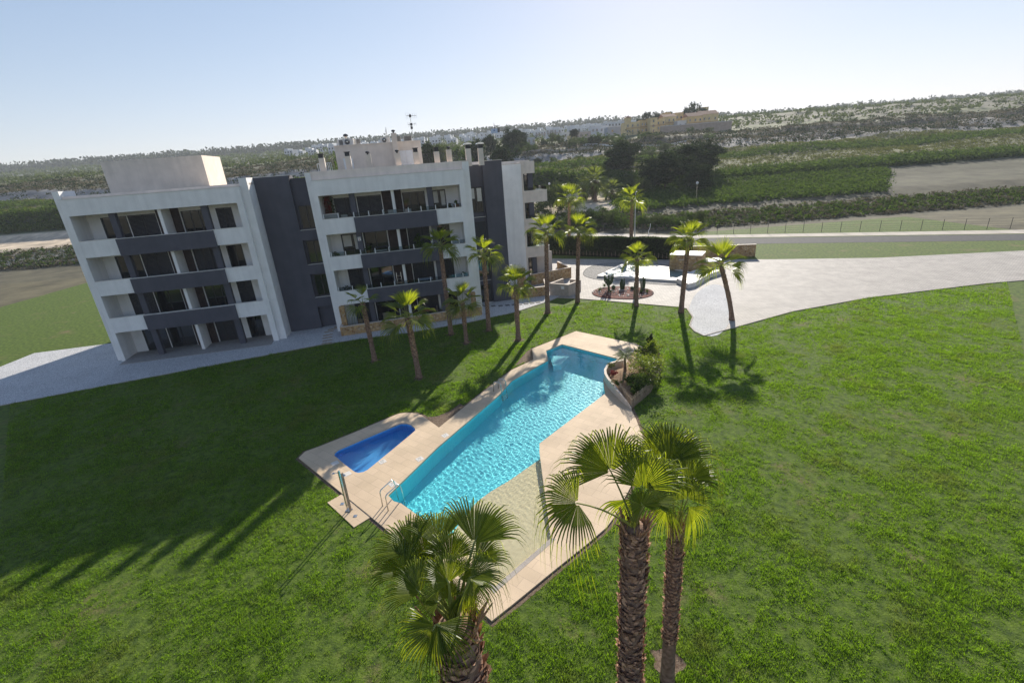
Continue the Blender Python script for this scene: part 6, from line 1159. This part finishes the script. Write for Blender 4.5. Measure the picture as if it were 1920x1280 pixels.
# ================================================================== GRASS
q = np.random.RandomState(11)
def vnoise(x, y, f, seed):
    T_ = np.random.RandomState(seed).uniform(-1, 1, (512, 512)); a, b_ = x*f+200, y*f+200; i, j = np.floor(a).astype(int), np.floor(b_).astype(int); u, v = a-i, b_-j; u, v = u*u*(3-2*u), v*v*(3-2*v); i %= 511; j %= 511
    return (T_[i, j]*(1-u)+T_[i+1, j]*u)*(1-v)+(T_[i, j+1]*(1-u)+T_[i+1, j+1]*u)*v
def grass(y0, y1, dens, h_, wd, seedname):
    A = (y1-y0)*(.95*(y0+y1)/2*2+14); n = int(A*dens); y = q.uniform(y0, y1, n); x = q.uniform(-1, 1, n)*(.95*y+7)
    m_ = np.ones(n, bool)
    for poly in (edge_soil, plaza, pebA, pebR, shower_pad, mulch1, mulch2, dirt, [(p_.x, p_.y) for p_ in wp]+[(p_.x, p_.y) for p_ in back], [tuple((bB+ux*a+uy*b_)[:2]) for a, b_ in ((0, 0), (Lx, 0), (Lx, Ly), (0, Ly))]): m_ &= ~in_poly(x, y, poly)
    ss = (x-BO[0])*math.cos(BA)+(y-BO[1])*math.sin(BA); tt = -(x-BO[0])*math.sin(BA)+(y-BO[1])*math.cos(BA); m_ &= ~((tt > -1) & (ss < 14)); m_ &= ~((ss < -13) & (tt > -6)& (x < -44))
    nzv = 0.8*vnoise(x, y, .45, 1)+1.0*vnoise(x, y, 1.3, 2)+.9*vnoise(x, y, 3.7, 3)+1.1*vnoise(x, y, 11., 4); m_ &= q.uniform(-1.6, 1.0, n) < nzv*.55+.85
    x, y, nzv = x[m_], y[m_], nzv[m_]; n = len(x); th = q.uniform(0, 2*np.pi, n); hh = h_*q.uniform(.45, 1.25, n)*np.clip(1+.75*nzv, .25, 2.4); ww = wd*q.uniform(.6, 1.3, n)
    lx, ly = np.cos(th)*ww, np.sin(th)*ww; bx_, by_ = q.normal(0, 1, n)*hh*.55, q.normal(0, 1, n)*hh*.55
    V = np.stack([np.stack([x-lx, y-ly, np.zeros(n)-.005], 1), np.stack([x+lx, y+ly, np.zeros(n)-.005], 1), np.stack([x+bx_, y+by_, hh], 1)], 1).reshape(-1, 3)
    return V
GV = np.concatenate([grass(3, 22, 1350, .06, .0095, 0), grass(22, 34, 600, .065, .015, 1), grass(34, 52, 220, .08, .022, 2)])
tag(npmesh('grass', GV, np.arange(len(GV)).reshape(-1, 3), M['grass']), 'short green grass growing on the garden lawn', 'grass', kind='stuff')
print('grass blades', len(GV)//3)

# ================================================================== HAZE
mb = MB(); mb.box(-2900, 2900, -330, 3250, -130, 100); hzo = mb.build('haze', None) if False else None
hme = bpy.data.meshes.new('haze'); hme.from_pydata(mb.v, [], mb.f); hzo = bpy.data.objects.new('haze', hme); C.objects.link(hzo); tag(hzo, 'thin pale haze in the air over the whole view', 'haze', kind='stuff')
hm_ = bpy.data.materials.new('haze'); hm_.use_nodes = True; N = hm_.node_tree.nodes; N.remove(N['Principled BSDF']); pv = N.new('ShaderNodeVolumePrincipled'); pv.inputs['Color'].default_value = (.88, .93, 1, 1); pv.inputs['Density'].default_value = .00026; pv.inputs['Anisotropy'].default_value = .15
hm_.node_tree.links.new(pv.outputs[0], N['Material Output'].inputs['Volume']); hme.materials.append(hm_)
